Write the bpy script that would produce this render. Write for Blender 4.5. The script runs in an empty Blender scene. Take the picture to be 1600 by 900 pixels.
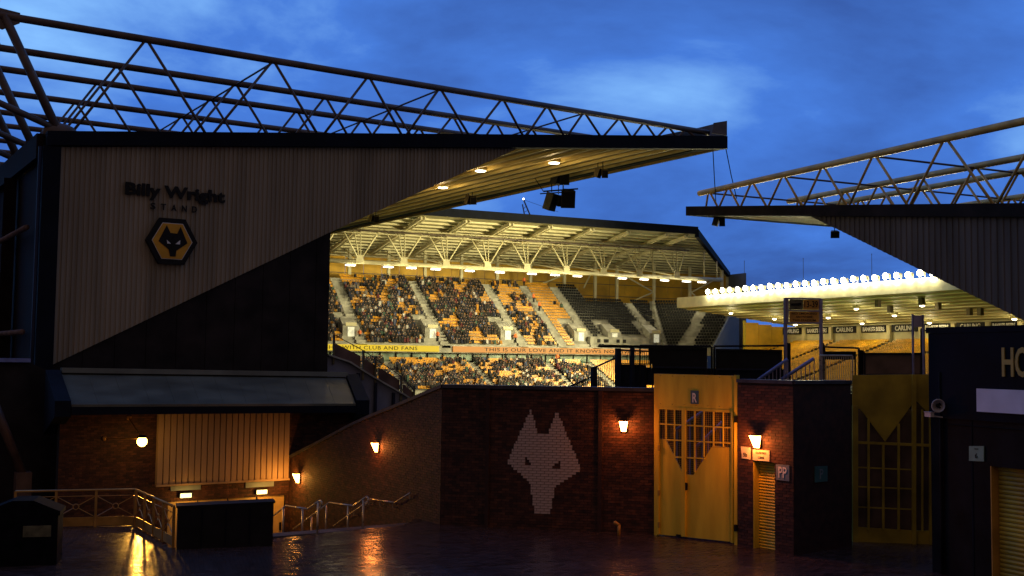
import bpy, math, random
from mathutils import Vector, Matrix
random.seed(7)
sc = bpy.context.scene
C = sc.collection
# ------------------------------------------------------------------ camera
FPX = 1720.0; YAW = math.radians(25.0); TILT = math.atan(111/1720); ROLL = 0.0122; CAMZ = 4.8
CAMP = Vector((0, 0, CAMZ))
_f = Vector((math.sin(YAW)*math.cos(TILT), math.cos(YAW)*math.cos(TILT), math.sin(TILT)))
_r0 = Vector((math.cos(YAW), -math.sin(YAW), 0)); _u0 = _r0.cross(_f)
_r = _r0*math.cos(ROLL) + _u0*math.sin(ROLL); _u = _u0*math.cos(ROLL) - _r0*math.sin(ROLL)
cd = bpy.data.cameras.new('camera'); cam = bpy.data.objects.new('camera', cd); C.objects.link(cam)
cd.sensor_width = 36; cd.lens = FPX/1600*36; cd.clip_start = 0.1; cd.clip_end = 3000
cam.matrix_world = Matrix(((_r.x, _u.x, -_f.x, 0), (_r.y, _u.y, -_f.y, 0), (_r.z, _u.z, -_f.z, CAMZ), (0, 0, 0, 1)))
sc.camera = cam
sc.render.resolution_x = 1024; sc.render.resolution_y = 576
# ------------------------------------------------------------------ sky
w = bpy.data.worlds.new('World'); sc.world = w; w.use_nodes = True
nt = w.node_tree; nt.nodes.clear()
def wn(t, **k):
    n = nt.nodes.new(t)
    for a, b in k.items(): setattr(n, a, b)
    return n
sky = wn('ShaderNodeTexSky', sky_type='NISHITA', sun_disc=False)
sky.sun_elevation = math.radians(-3.0); sky.sun_rotation = math.radians(25.0)
sky.air_density = 1.0; sky.dust_density = 0.4; sky.ozone_density = 6.0; sky.altitude = 100
tc = wn('ShaderNodeTexCoord'); sep = wn('ShaderNodeSeparateXYZ')
nt.links.new(tc.outputs['Generated'], sep.inputs[0])
addz = wn('ShaderNodeMath', operation='ADD'); addz.inputs[1].default_value = 0.22
absz = wn('ShaderNodeMath', operation='MAXIMUM'); absz.inputs[1].default_value = 0.0
nt.links.new(sep.outputs[2], absz.inputs[0]); nt.links.new(absz.outputs[0], addz.inputs[0])
dvx = wn('ShaderNodeMath', operation='DIVIDE'); dvy = wn('ShaderNodeMath', operation='DIVIDE')
nt.links.new(sep.outputs[0], dvx.inputs[0]); nt.links.new(addz.outputs[0], dvx.inputs[1])
nt.links.new(sep.outputs[1], dvy.inputs[0]); nt.links.new(addz.outputs[0], dvy.inputs[1])
cmb = wn('ShaderNodeCombineXYZ'); nt.links.new(dvx.outputs[0], cmb.inputs[0]); nt.links.new(dvy.outputs[0], cmb.inputs[1])
no1 = wn('ShaderNodeTexNoise', noise_dimensions='4D'); no1.inputs['W'].default_value = 33.3
no1.inputs['Scale'].default_value = 0.75; no1.inputs['Detail'].default_value = 8; no1.inputs['Roughness'].default_value = 0.56; no1.inputs['Distortion'].default_value = 0.35
cof = wn('ShaderNodeVectorMath', operation='ADD'); cof.inputs[1].default_value = (0.06, 0.31, 0.0)
nt.links.new(cmb.outputs[0], cof.inputs[0]); nt.links.new(cof.outputs[0], no1.inputs['Vector'])
rp = wn('ShaderNodeValToRGB')
rp.color_ramp.elements[0].position = 0.37; rp.color_ramp.elements[0].color = (0.036, 0.100, 0.36, 1)
rp.color_ramp.elements[1].position = 0.605; rp.color_ramp.elements[1].color = (0.24, 0.53, 1.0, 1)
el = rp.color_ramp.elements.new(0.485); el.color = (0.062, 0.20, 0.68, 1)
nt.links.new(no1.outputs[0], rp.inputs[0])
bg1 = wn('ShaderNodeBackground'); bg1.inputs[1].default_value = 0.15
nt.links.new(sky.outputs[0], bg1.inputs[0])
# the blue hour: brightest where the sun went down (ahead), falling off smoothly towards the far side
dt = wn('ShaderNodeVectorMath', operation='DOT_PRODUCT'); dt.inputs[1].default_value = (math.sin(YAW), math.cos(YAW), 0.15)
nt.links.new(tc.outputs['Generated'], dt.inputs[0])
mr = wn('ShaderNodeMapRange'); mr.interpolation_type = 'SMOOTHSTEP'; mr.inputs[1].default_value = -0.45; mr.inputs[2].default_value = 0.6; mr.inputs[3].default_value = 0.0; mr.inputs[4].default_value = 1.0
nt.links.new(dt.outputs['Value'], mr.inputs[0])
# far side, out of view: dull warm tone added to light the camera-facing walls
mxs = wn('ShaderNodeMix', data_type='RGBA'); mxs.inputs[6].default_value = (0.132, 0.094, 0.080, 1)
nt.links.new(mr.outputs[0], mxs.inputs[0]); nt.links.new(rp.outputs[0], mxs.inputs[7])
bg2 = wn('ShaderNodeBackground'); nt.links.new(mxs.outputs[2], bg2.inputs[0]); bg2.inputs[1].default_value = 1.0
ash = wn('ShaderNodeAddShader'); nt.links.new(bg1.outputs[0], ash.inputs[0]); nt.links.new(bg2.outputs[0], ash.inputs[1])
wo = wn('ShaderNodeOutputWorld'); nt.links.new(ash.outputs[0], wo.inputs[0])
# the sun has set: no sun lamp; exposure 0
sc.view_settings.view_transform = 'Standard'; sc.view_settings.look = 'None'
sc.view_settings.exposure = 0; sc.view_settings.gamma = 1; sc.view_settings.use_curve_mapping = False

# ------------------------------------------------------------------ pixel rays and frames
def ray(px, py): return (_f*FPX + _r*(px-800) - _u*(py-450)).normalized()
def G(px, py, z=0.0):
    d = ray(px, py); return CAMP + d*((z-CAMZ)/d.z)
def PV(px, py, p0, d2):
    """point where a pixel's ray meets the vertical plane through p0 along the horizontal direction d2"""
    n = Vector((-d2[1], d2[0], 0)); d = ray(px, py); p0 = Vector((p0[0], p0[1], 0))
    return CAMP + d*((p0-CAMP).dot(n)/d.dot(n))
def proj(p):
    q = Vector(p)-CAMP; y = q.dot(_f); return 800+FPX*q.dot(_r)/y, 450-FPX*q.dot(_u)/y
Z = Vector((0, 0, 1))

# ------------------------------------------------------------------ materials
M = {}
def mat(name, col, rough=0.6, metal=0.0, var=0.25, scale=3.0, bump=0.0, bscale=40.0, spec=0.4, emit=None, estr=0.0, col2=None, stretch=None, attr=None):
    m = bpy.data.materials.new(name); m.use_nodes = True; t = m.node_tree; b = t.nodes['Principled BSDF']
    b.inputs['Roughness'].default_value = rough; b.inputs['Metallic'].default_value = metal
    b.inputs['Specular IOR Level'].default_value = spec
    tcn = t.nodes.new('ShaderNodeTexCoord'); src = tcn.outputs['Object']
    if stretch:
        mp = t.nodes.new('ShaderNodeMapping'); mp.inputs['Scale'].default_value = stretch
        t.links.new(src, mp.inputs[0]); src = mp.outputs[0]
    n = t.nodes.new('ShaderNodeTexNoise'); n.inputs['Scale'].default_value = scale; n.inputs['Detail'].default_value = 5
    t.links.new(src, n.inputs['Vector'])
    r = t.nodes.new('ShaderNodeValToRGB'); c2 = col2 or tuple(max(0, c*(1-var*2)) for c in col)
    r.color_ramp.elements[0].position = 0.32; r.color_ramp.elements[0].color = (*c2, 1)
    r.color_ramp.elements[1].position = 0.68; r.color_ramp.elements[1].color = (*[c*(1+var*0.4) for c in col], 1)
    t.links.new(n.outputs[0], r.inputs[0])
    if attr:
        a = t.nodes.new('ShaderNodeAttribute'); a.attribute_name = attr; t.links.new(a.outputs['Color'], b.inputs['Base Color'])
    else:
        t.links.new(r.outputs[0], b.inputs['Base Color'])
    rr = t.nodes.new('ShaderNodeMapRange'); rr.inputs[3].default_value = max(0.02, rough-0.12); rr.inputs[4].default_value = min(1, rough+0.12)
    t.links.new(n.outputs[0], rr.inputs[0]); t.links.new(rr.outputs[0], b.inputs['Roughness'])
    if bump:
        n2 = t.nodes.new('ShaderNodeTexNoise'); n2.inputs['Scale'].default_value = bscale; n2.inputs['Detail'].default_value = 3
        t.links.new(src, n2.inputs['Vector'])
        bp = t.nodes.new('ShaderNodeBump'); bp.inputs['Strength'].default_value = bump; bp.inputs['Distance'].default_value = 0.02
        t.links.new(n2.outputs[0], bp.inputs['Height']); t.links.new(bp.outputs[0], b.inputs['Normal'])
    if emit:
        b.inputs['Emission Color'].default_value = (*emit, 1); b.inputs['Emission Strength'].default_value = estr
    M[name] = m; return m
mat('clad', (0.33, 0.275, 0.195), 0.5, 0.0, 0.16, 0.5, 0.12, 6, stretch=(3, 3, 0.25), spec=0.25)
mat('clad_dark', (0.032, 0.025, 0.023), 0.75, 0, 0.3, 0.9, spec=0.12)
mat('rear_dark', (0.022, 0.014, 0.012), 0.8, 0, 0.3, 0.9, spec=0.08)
mat('side_sheet', (0.42, 0.37, 0.15), 0.6, 0, 0.2, 0.15, stretch=(3, 0.2, 3))
mat('side_rib', (0.88, 0.82, 0.48), 0.5, 0, 0.1, 0.4)  # paler than the sheets: light caught on rib edges put into colour
mat('side_seat', (0.92, 0.50, 0.02), 0.4, 0, 0.2, 0.6)
mat('sign_board', (0.80, 0.38, 0.05), 0.5, 0, 0.2, 3)
mat('fascia', (0.006, 0.008, 0.016), 0.8, 0, 0.3, 1, spec=0.15)
mat('black', (0.011, 0.010, 0.011), 0.55, 0, 0.3, 2, spec=0.2)
mat('navy', (0.016, 0.019, 0.038), 0.5, 0.1, 0.2, 3, spec=0.2)
mat('bin', (0.008, 0.008, 0.010), 0.85, 0, 0.3, 3, spec=0.05)
mat('clad_grey', (0.17, 0.15, 0.135), 0.6, 0, 0.2, 0.5, 0.12, 6, stretch=(3, 3, 0.25), spec=0.15)
mat('steel_brown', (0.16, 0.115, 0.09), 0.55, 0.1, 0.25, 1.2, 0.1, 20)
mat('steel_floodlit', (0.78, 0.52, 0.15), 0.5, 0.1, 0.2, 1.2)  # yellow floodlighting put into the colour of the brown truss steel
mat('soffit', (0.46, 0.31, 0.07), 0.55, 0, 0.2, 0.3, stretch=(1, 0.1, 1))
mat('soffit_rib', (0.85, 0.70, 0.26), 0.5, 0, 0.15, 0.4)
mat('cream_steel', (0.74, 0.66, 0.38), 0.5, 0, 0.12, 0.6)
mat('cream_sheet', (0.27, 0.235, 0.10), 0.6, 0, 0.2, 0.15, stretch=(0.2, 3, 3))
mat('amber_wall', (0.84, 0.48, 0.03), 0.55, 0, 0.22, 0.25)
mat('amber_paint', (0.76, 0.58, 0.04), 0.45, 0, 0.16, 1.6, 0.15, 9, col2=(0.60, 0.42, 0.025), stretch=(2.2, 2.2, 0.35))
mat('amber_seat', (0.74, 0.34, 0.015), 0.4, 0, 0.2, 0.6)
mat('black_seat', (0.012, 0.012, 0.012), 0.6, 0, 0.3, 2, spec=0.15)
mat('concrete', (0.42, 0.40, 0.32), 0.85, 0, 0.25, 0.7, 0.1, 8)
mat('concrete_dark', (0.10, 0.095, 0.09), 0.85, 0, 0.3, 1)
mat('mortar', (0.030, 0.022, 0.019), 0.9, 0, 0.3, 6)
mat('brick_a', (0.080, 0.029, 0.018), 0.75, 0, 0.28, 5, 0.3, 60)
mat('brick_b', (0.048, 0.019, 0.014), 0.75, 0, 0.28, 5, 0.3, 60)
mat('brick_c', (0.115, 0.042, 0.023), 0.75, 0, 0.28, 5, 0.3, 60)
mat('brick_white', (0.62, 0.49, 0.43), 0.7, 0, 0.3, 2.2, 0.3, 50)
mat('coping', (0.06, 0.06, 0.075), 0.6, 0, 0.3, 2)
mat('canopy_sheet', (0.15, 0.15, 0.10), 0.5, 0.1, 0.2, 0.8)
mat('panel_cream', (0.42, 0.28, 0.16), 0.5, 0, 0.15, 1.2, stretch=(1, 1, 0.2))
mat('rail_paint', (0.56, 0.28, 0.06), 0.35, 0.3, 0.2, 3)
mat('rail_galv', (0.52, 0.42, 0.30), 0.3, 0.6, 0.15, 4)
mat('ramp_blue', (0.20, 0.21, 0.28), 0.6, 0, 0.2, 0.8, 0.1, 10)
mat('hoarding_brown', (0.18, 0.105, 0.075), 0.45, 0, 0.3, 1.2)
mat('plate_grey', (0.20, 0.25, 0.28), 0.5, 0, 0.1, 4)
mat('plate_slate', (0.07, 0.13, 0.16), 0.5, 0, 0.1, 4)
mat('amber_shaded', (0.56, 0.38, 0.03), 0.55, 0, 0.25, 1.1, 0.12, 9)  # amber gate paint darkened: shade of the second gate put into the colour
mat('kiosk_black', (0.012, 0.010, 0.011), 0.7, 0, 0.4, 1.6, 0.2, 20, spec=0.12)
mat('tread', (0.20, 0.18, 0.13), 0.85, 0, 0.25, 0.7)
mat('plate_teal', (0.06, 0.16, 0.16), 0.5, 0, 0.1, 4)
mat('plate_green', (0.22, 0.36, 0.27), 0.5, 0, 0.1, 4)
mat('plate_cream', (0.66, 0.60, 0.44), 0.5, 0, 0.1, 4)
mat('white_paint', (0.8, 0.78, 0.74), 0.5, 0, 0.08, 4)
mat('strip_white', (0.72, 0.72, 0.86), 0.4, 0, 0.06, 2)
mat('gold_letter', (0.50, 0.36, 0.08), 0.4, 0.1, 0.1, 4)
mat('badge_amber', (0.75, 0.36, 0.02), 0.45, 0, 0.1, 2)
mat('pitch', (0.055, 0.10, 0.028), 0.9, 0, 0.25, 0.2)
mat('glass_green', (0.30, 0.38, 0.28), 0.2, 0, 0.3, 0.6)
mat('grey_far', (0.12, 0.14, 0.18), 0.7, 0, 0.2, 0.2)
mat('white_lit', (0.8, 0.8, 0.7), 0.5, emit=(1, 0.95, 0.65), estr=0.35)
mat('lamp_warm', (0.9, 0.8, 0.6), 0.4, emit=(1.0, 0.38, 0.07), estr=48)
mat('lamp_red', (0.9, 0.8, 0.6), 0.4, emit=(1.0, 0.30, 0.06), estr=48)
mat('lamp_sodium', (0.9, 0.8, 0.6), 0.4, emit=(1.0, 0.50, 0.08), estr=22)
mat('lamp_white', (0.9, 0.9, 0.9), 0.4, emit=(1.0, 0.97, 0.92), estr=3.0)
mat('lamp_down', (0.9, 0.9, 0.9), 0.4, emit=(1.0, 0.86, 0.62), estr=9)
mat('lamp_flood', (0.9, 0.9, 0.9), 0.3, emit=(1.0, 0.98, 0.86), estr=38)
mat('lamp_exit', (0.8, 0.9, 0.6), 0.4, emit=(1.0, 0.92, 0.42), estr=1.9)
mat('door_lit', (0.62, 0.42, 0.16), 0.5, 0, 0.15, 2)
mat('led_yellow', (0.03, 0.025, 0.004), 0.6, emit=(0.90, 0.60, 0.02), estr=0.9)
mat('led_orange', (0.03, 0.015, 0.004), 0.6, emit=(0.88, 0.34, 0.06), estr=0.85)
mat('hi_vis', (0.95, 0.22, 0.05), 0.7, 0, 0.1, 2)
mat('trouser', (0.02, 0.02, 0.025), 0.8, 0, 0.1, 2)
mat('skin', (0.55, 0.34, 0.24), 0.6, 0, 0.1, 2)
mat('speaker', (0.02, 0.02, 0.02), 0.55, 0, 0.2, 3)
mat('speaker_tan', (0.16, 0.12, 0.06), 0.55, 0, 0.2, 3)
mat('horn', (0.55, 0.48, 0.45), 0.5, 0, 0.1, 3)
mat('crowd', (0.1, 0.1, 0.1), 0.85, attr='tint')
mat('paver', (0.05, 0.03, 0.03), 0.24, 0, 0.2, 0.6, 0.0, spec=0.5, attr='tint')
mat('grating', (0.42, 0.27, 0.04), 0.5, 0.1, 0.15, 3)
mat('sign_orange', (0.55, 0.27, 0.045), 0.45, 0, 0.15, 2)
mat('sign_olive', (0.16, 0.14, 0.07), 0.45, 0, 0.3, 6)
mat('post_purple', (0.34, 0.29, 0.38), 0.4, 0.3, 0.15, 3)
mat('hand_blue', (0.22, 0.26, 0.55), 0.35, 0.2, 0.15, 3)

def paving(name, base, rough):
    m = bpy.data.materials.new(name); m.use_nodes = True; t = m.node_tree; b = t.nodes['Principled BSDF']
    tcn = t.nodes.new('ShaderNodeTexCoord')
    mp = t.nodes.new('ShaderNodeMapping'); mp.inputs['Rotation'].default_value = (0, 0, math.radians(-33)); t.links.new(tcn.outputs['Object'], mp.inputs[0])
    bk = t.nodes.new('ShaderNodeTexBrick'); bk.inputs['Scale'].default_value = 1.0; bk.inputs['Brick Width'].default_value = 0.42; bk.inputs['Row Height'].default_value = 0.21
    bk.inputs['Mortar Size'].default_value = 0.016; bk.inputs['Mortar Smooth'].default_value = 0.35; bk.inputs['Bias'].default_value = 0
    bk.inputs['Color1'].default_value = (*base, 1); bk.inputs['Color2'].default_value = (*[c*1.7 for c in base], 1); bk.inputs['Mortar'].default_value = (*[c*0.45 for c in base], 1)
    t.links.new(mp.outputs[0], bk.inputs[0])
    n = t.nodes.new('ShaderNodeTexNoise'); n.inputs['Scale'].default_value = 0.7; n.inputs['Detail'].default_value = 6; t.links.new(tcn.outputs['Object'], n.inputs['Vector'])
    mx = t.nodes.new('ShaderNodeMix'); mx.data_type = 'RGBA'; mx.blend_type = 'MULTIPLY'; mx.inputs[0].default_value = 0.7
    t.links.new(bk.outputs['Color'], mx.inputs[6])
    rmp = t.nodes.new('ShaderNodeValToRGB'); rmp.color_ramp.elements[0].position = 0.3; rmp.color_ramp.elements[0].color = (0.35, 0.35, 0.4, 1); rmp.color_ramp.elements[1].position = 0.7; rmp.color_ramp.elements[1].color = (1, 1, 1, 1)
    t.links.new(n.outputs[0], rmp.inputs[0]); t.links.new(rmp.outputs[0], mx.inputs[7]); t.links.new(mx.outputs[2], b.inputs['Base Color'])
    mr2 = t.nodes.new('ShaderNodeMapRange'); mr2.inputs[1].default_value = 0.3; mr2.inputs[2].default_value = 0.7; mr2.inputs[3].default_value = rough-0.04; mr2.inputs[4].default_value = rough+0.10
    t.links.new(n.outputs[0], mr2.inputs[0]); t.links.new(mr2.outputs[0], b.inputs['Roughness'])
    b.inputs['Specular IOR Level'].default_value = 0.5
    n3 = t.nodes.new('ShaderNodeTexNoise'); n3.inputs['Scale'].default_value = 9; n3.inputs['Detail'].default_value = 3; t.links.new(tcn.outputs['Object'], n3.inputs['Vector'])
    # each paver sits a little tilted / higher: brick colour as height, plus worn unevenness
    b2 = t.nodes.new('ShaderNodeTexBrick')
    for k_ in ('Scale', 'Brick Width', 'Row Height', 'Mortar Size', 'Mortar Smooth', 'Bias'): b2.inputs[k_].default_value = bk.inputs[k_].default_value
    b2.inputs['Color1'].default_value = (0.35, 0.35, 0.35, 1); b2.inputs['Color2'].default_value = (1, 1, 1, 1); b2.inputs['Mortar'].default_value = (0, 0, 0, 1)
    t.links.new(mp.outputs[0], b2.inputs[0])
    ad = t.nodes.new('ShaderNodeMath'); ad.operation = 'ADD'; t.links.new(b2.outputs['Color'], ad.inputs[0])
    ml = t.nodes.new('ShaderNodeMath'); ml.operation = 'MULTIPLY'; ml.inputs[1].default_value = 1.6; t.links.new(n3.outputs[0], ml.inputs[0]); t.links.new(ml.outputs[0], ad.inputs[1])
    bp = t.nodes.new('ShaderNodeBump'); bp.inputs['Strength'].default_value = 1.0; bp.inputs['Distance'].default_value = 0.010
    t.links.new(ad.outputs[0], bp.inputs['Height']); t.links.new(bp.outputs[0], b.inputs['Normal'])
    M[name] = m
paving('paving', (0.056, 0.034, 0.030), 0.30)
paving('paving_low', (0.05, 0.04, 0.035), 0.45)

# ------------------------------------------------------------------ mesh builder
class MB:
    def __init__(s): s.v = []; s.f = []; s.c = []
    def add(s, vs, fs):
        o = len(s.v); s.v += [tuple(p) for p in vs]; s.f += [tuple(i+o for i in f) for f in fs]; return s
    def hexa(s, p):  # 8 points: bottom 4, top 4
        return s.add(p, [(3, 2, 1, 0), (4, 5, 6, 7), (0, 1, 5, 4), (1, 2, 6, 5), (2, 3, 7, 6), (3, 0, 4, 7)])
    def box(s, c, a, b, h):
        """c = centre, a, b, h = full-size edge vectors"""
        c, a, b, h = Vector(c), Vector(a)/2, Vector(b)/2, Vector(h)/2
        return s.hexa([c-a-b-h, c+a-b-h, c+a+b-h, c-a+b-h, c-a-b+h, c+a-b+h, c+a+b+h, c-a+b+h])
    def abox(s, x0, x1, y0, y1, z0, z1):
        return s.hexa([(x0, y0, z0), (x1, y0, z0), (x1, y1, z0), (x0, y1, z0), (x0, y0, z1), (x1, y0, z1), (x1, y1, z1), (x0, y1, z1)])
    def bar(s, p, q, w, h=None):
        """square bar from p to q, w wide, h deep in the upward-most direction"""
        p, q = Vector(p), Vector(q); d = (q-p); n = d.normalized(); h = h or w
        a = n.cross(Z); a = Vector((1, 0, 0)) if a.length < 1e-3 else a.normalized(); b = n.cross(a).normalized()
        return s.box((p+q)/2, d, a*w, b*h)
    def tube(s, p, q, r, k=8, r2=None, cap=True):
        p, q = Vector(p), Vector(q); n = (q-p).normalized(); r2 = r if r2 is None else r2
        a = n.cross(Z); a = Vector((1, 0, 0)) if a.length < 1e-3 else a.normalized(); b = n.cross(a)
        vs = [p+(a*math.cos(t)+b*math.sin(t))*r for t in [2*math.pi*i/k for i in range(k)]]
        vs += [q+(a*math.cos(t)+b*math.sin(t))*r2 for t in [2*math.pi*i/k for i in range(k)]]
        fs = [(i, i+k, (i+1) % k+k, (i+1) % k) for i in range(k)]
        if cap: fs += [tuple(range(k)), tuple(range(2*k-1, k-1, -1))]
        return s.add(vs, fs)
    def path(s, pts, r, k=8):
        for a, b in zip(pts[:-1], pts[1:]): s.tube(a, b, r, k)
        for p in pts[1:-1]: s.ball(p, r, 8, 5)
        return s
    def ball(s, c, r, k=10, m=6, sc=(1, 1, 1)):
        c = Vector(c); vs = [c+Vector((0, 0, r*sc[2]))]
        for j in range(1, m):
            t = math.pi*j/m
            for i in range(k):
                u = 2*math.pi*i/k; vs.append(c+Vector((r*sc[0]*math.sin(t)*math.cos(u), r*sc[1]*math.sin(t)*math.sin(u), r*sc[2]*math.cos(t))))
        vs.append(c-Vector((0, 0, r*sc[2]))); L = len(vs)-1; fs = []
        for i in range(k): fs.append((0, 1+i, 1+(i+1) % k)); fs.append((L, L-k+(i+1) % k, L-k+i))
        for j in range(m-2):
            for i in range(k):
                a = 1+j*k+i; b = 1+j*k+(i+1) % k; fs.append((a, a+k, b+k, b))
        return s.add(vs, fs)
    def prism(s, pts, ext):
        """polygon (list of points) pushed along ext"""
        pts = [Vector(p) for p in pts]; e = Vector(ext); k = len(pts)
        nrm = Vector((0, 0, 0))
        for i in range(k): nrm += pts[i].cross(pts[(i+1) % k])
        if nrm.dot(e) > 0: pts = pts[::-1]
        return s.add(pts+[p+e for p in pts], [tuple(range(k)), tuple(range(2*k-1, k-1, -1))]+[(i, i+k, (i+1) % k+k, (i+1) % k) for i in range(k)])
    def quad(s, *p): return s.add(p, [tuple(range(len(p)))])
    def mesh(s, name, m, off=Vector((0, 0, 0)), smooth=False):
        me = bpy.data.meshes.new(name); me.from_pydata([(x-off[0], y-off[1], z-off[2]) for x, y, z in s.v], [], s.f)
        if m: me.materials.append(M[m])
        if smooth:
            for p in me.polygons: p.use_smooth = True
        me.update(); return me
    def build(s, name, m, parent=None, local=False, smooth=False, label=None, kind=None):
        off = Vector((0, 0, 0))
        if parent is not None and not local:
            r = parent
            while r is not None: off += r.location; r = r.parent
        o = bpy.data.objects.new(name, s.mesh(name, m, off, smooth)); C.objects.link(o)
        if parent is not None: o.parent = parent
        if label: o['label'] = label
        if kind: o['kind'] = kind
        return o
def tag(o, label, cat, group=None):
    o['label'] = label; o['category'] = cat
    if group: o['group'] = group
    return o
def thing(name, label, cat, loc=(0, 0, 0), rz=0.0, group=None):
    o = bpy.data.objects.new(name, None); o.empty_display_size = 0.2; C.objects.link(o); o.location = loc; o.rotation_euler = (0, 0, rz)
    return tag(o, label, cat, group)
def struct(name, mb, m):
    o = mb.build(name, m); o['kind'] = 'structure'; return o
def share(name, me, parent, loc=(0, 0, 0), rot=(0, 0, 0)):
    o = bpy.data.objects.new(name, me); C.objects.link(o); o.parent = parent; o.location = loc; o.rotation_euler = rot; return o
def dup(root, loc, rz, label=None):
    r = root.copy(); C.objects.link(r); r.location = loc; r.rotation_euler = (0, 0, rz)
    if label: r['label'] = label
    for ch in list(root.children):
        c = ch.copy(); C.objects.link(c); c.parent = r
        for g in list(ch.children):
            d = g.copy(); C.objects.link(d); d.parent = c
    return r
def light(kind, loc, energy, col, parent=None, **k):
    l = bpy.data.lights.new('lamp_light', kind); l.energy = energy; l.color = col
    for a, b in k.items():
        if a not in ('aim',): setattr(l, a, b)
    o = bpy.data.objects.new('lamp_light', l); C.objects.link(o); loc = Vector(loc)
    if parent is not None:
        r = parent; off = Vector((0, 0, 0))
        while r is not None: off += r.location; r = r.parent
        o.parent = parent; loc = loc-off
    o.location = loc
    if 'aim' in k: o.rotation_euler = Vector(k['aim']).to_track_quat('-Z', 'Y').to_euler()
    return o
def text(name, body, m, parent, org, right, up, height, width=None, ext=0.03, bold=0.0, align='CENTER', spacing=1.0):
    cu = bpy.data.curves.new('t', 'FONT'); cu.body = body; cu.align_x = align; cu.offset = bold; cu.space_character = spacing; cu.resolution_u = 3
    ob = bpy.data.objects.new('t', cu); C.objects.link(ob)
    dg = bpy.context.evaluated_depsgraph_get(); me = bpy.data.meshes.new_from_object(ob.evaluated_get(dg))
    bpy.data.objects.remove(ob); bpy.data.curves.remove(cu)
    xs = [v.co.x for v in me.vertices]; ys = [v.co.y for v in me.vertices]
    sy = height/0.70; sx = width/(max(xs)-min(xs)) if width else sy
    if align == 'CENTER': x0 = (max(xs)+min(xs))/2
    elif align == 'RIGHT': x0 = max(xs)
    else: x0 = min(xs)
    right = Vector(right).normalized(); up = Vector(up).normalized(); n = right.cross(up); org = Vector(org)
    mb = MB(); mb.v = [tuple(org+right*((v.co.x-x0)*sx)+up*(v.co.y*sy)+n*ext) for v in me.vertices]
    L = len(mb.v); mb.v += [tuple(Vector(p)-n*ext*1.0) for p in mb.v]
    mb.f = [tuple(p.vertices) for p in me.polygons]
    ec = {}
    for p in me.polygons:
        for a, b in zip(p.vertices, list(p.vertices[1:])+[p.vertices[0]]): ec[(a, b)] = 1
    for (a, b) in list(ec):
        if (b, a) not in ec: mb.f.append((a, b, b+L, a+L)[::-1])
    bpy.data.meshes.remove(me)
    return mb.build(name, m, parent)
# ================================================================== frames of the stands
A8 = math.radians(8.0)
U8 = Vector((math.cos(A8), math.sin(A8), 0)); V8 = Vector((-math.sin(A8), math.cos(A8), 0))
_d = ray(75, 400); _h = Vector((_d.x, _d.y, 0)); 
OB = CAMP + _d*(42.0/_d.dot(Vector((math.sin(YAW), math.cos(YAW), 0)))); OB.z = 0      # near rear corner of the left stand
def B(t, v, z): return OB + U8*t + V8*v + Z*z
def BT(px, py, v=0.0):                                   # pixel -> (t, z) on the plane v of the left stand's frame
    p = PV(px, py, OB+V8*v, U8); return (p-OB).dot(U8), p.z
LOWZ = -2.7
WALL_V = -5.0

# ================================================================== ground
edge = [G(-500, 824), G(90, 824), G(206, 822), G(266, 857), G(424, 853), G(428, 842), G(560, 828), G(632, 821)]
wB, wE = G(620, 817.5), G(1022, 836)
wdir = (wE-wB).normalized(); wn_ = Vector((wdir.y, -wdir.x, 0))           # points to the camera side
mb = MB()
far = [wB+wdir*0.2-wn_*6, Vector((34, 33, 0)), Vector((70, 20, 0)), Vector((70, -70, 0)), Vector((-70, -70, 0)), Vector((-70, 5, 0))]
mb.prism([Vector((p.x, p.y, 0)) for p in edge+far], (0, 0, -3.0))
fc = struct('forecourt', mb, 'paving')
# block pavers of the part in view: each one a block of its own height and tilt, with open joints
poly_fc = [(p.x, p.y) for p in edge+far]
def in_fc(x, y):
    c = False; j = len(poly_fc)-1
    for i in range(len(poly_fc)):
        (xi, yi), (xj, yj) = poly_fc[i], poly_fc[j]
        if (yi > y) != (yj > y) and x < (xj-xi)*(y-yi)/(yj-yi)+xi: c = not c
        j = i
    return c
rp2 = random.Random(3); pm = MB(); ptint = []; pa = math.radians(-8); pu = Vector((math.cos(pa), math.sin(pa), 0)); pw = Vector((-math.sin(pa), math.cos(pa), 0))
PLn, PWd = 0.20, 0.10; o0 = Vector((0, 0, 0))
for r_ in range(60, 420):
    dr, dq = rp2.gauss(0, 0.012), rp2.gauss(0, 0.006)
    for q_ in range(-160, 200):
        c = pu*((q_+0.5*(r_ % 2))*PLn)+pw*(r_*PWd)
        dd = c-CAMP; fy = dd.dot(_f)
        if fy < 18: continue
        sx = 800+FPX*dd.dot(_r)/fy; sy = 450-FPX*dd.dot(_u)/fy
        if not (-120 < sx < 1720 and 806 < sy < 985) or not in_fc(c.x, c.y): continue
        h = 0.012+0.010*math.sin(c.x*0.9+0.6*math.sin(c.y*0.8))*math.sin(c.y*0.7+1.0)+rp2.uniform(-0.002, 0.002)
        tx = dr*0.5+rp2.gauss(0, 0.012); ty = dq+dr+rp2.gauss(0, 0.018)
        a, b = pu*(PLn/2-0.004), pw*(PWd/2-0.004)
        tp_ = [c+a*i_+b*j_+Z*(h+i_*tx*PLn/2+j_*ty*PWd/2) for i_, j_ in ((-1, -1), (1, -1), (1, 1), (-1, 1))]
        bt_ = [Vector((p.x, p.y, -0.01)) for p in tp_]
        pm.add(bt_+tp_, [(4, 5, 6, 7), (0, 1, 5, 4), (1, 2, 6, 5), (2, 3, 7, 6), (3, 0, 4, 7)])
        k_ = rp2.uniform(0.6, 1.5); ptint += [(0.050*k_, 0.031*k_, 0.028*k_)]*8
pv = pm.build('block_paving', 'paver', fc, kind='stuff')
pc = pv.data.color_attributes.new('tint', 'FLOAT_COLOR', 'POINT')
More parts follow.
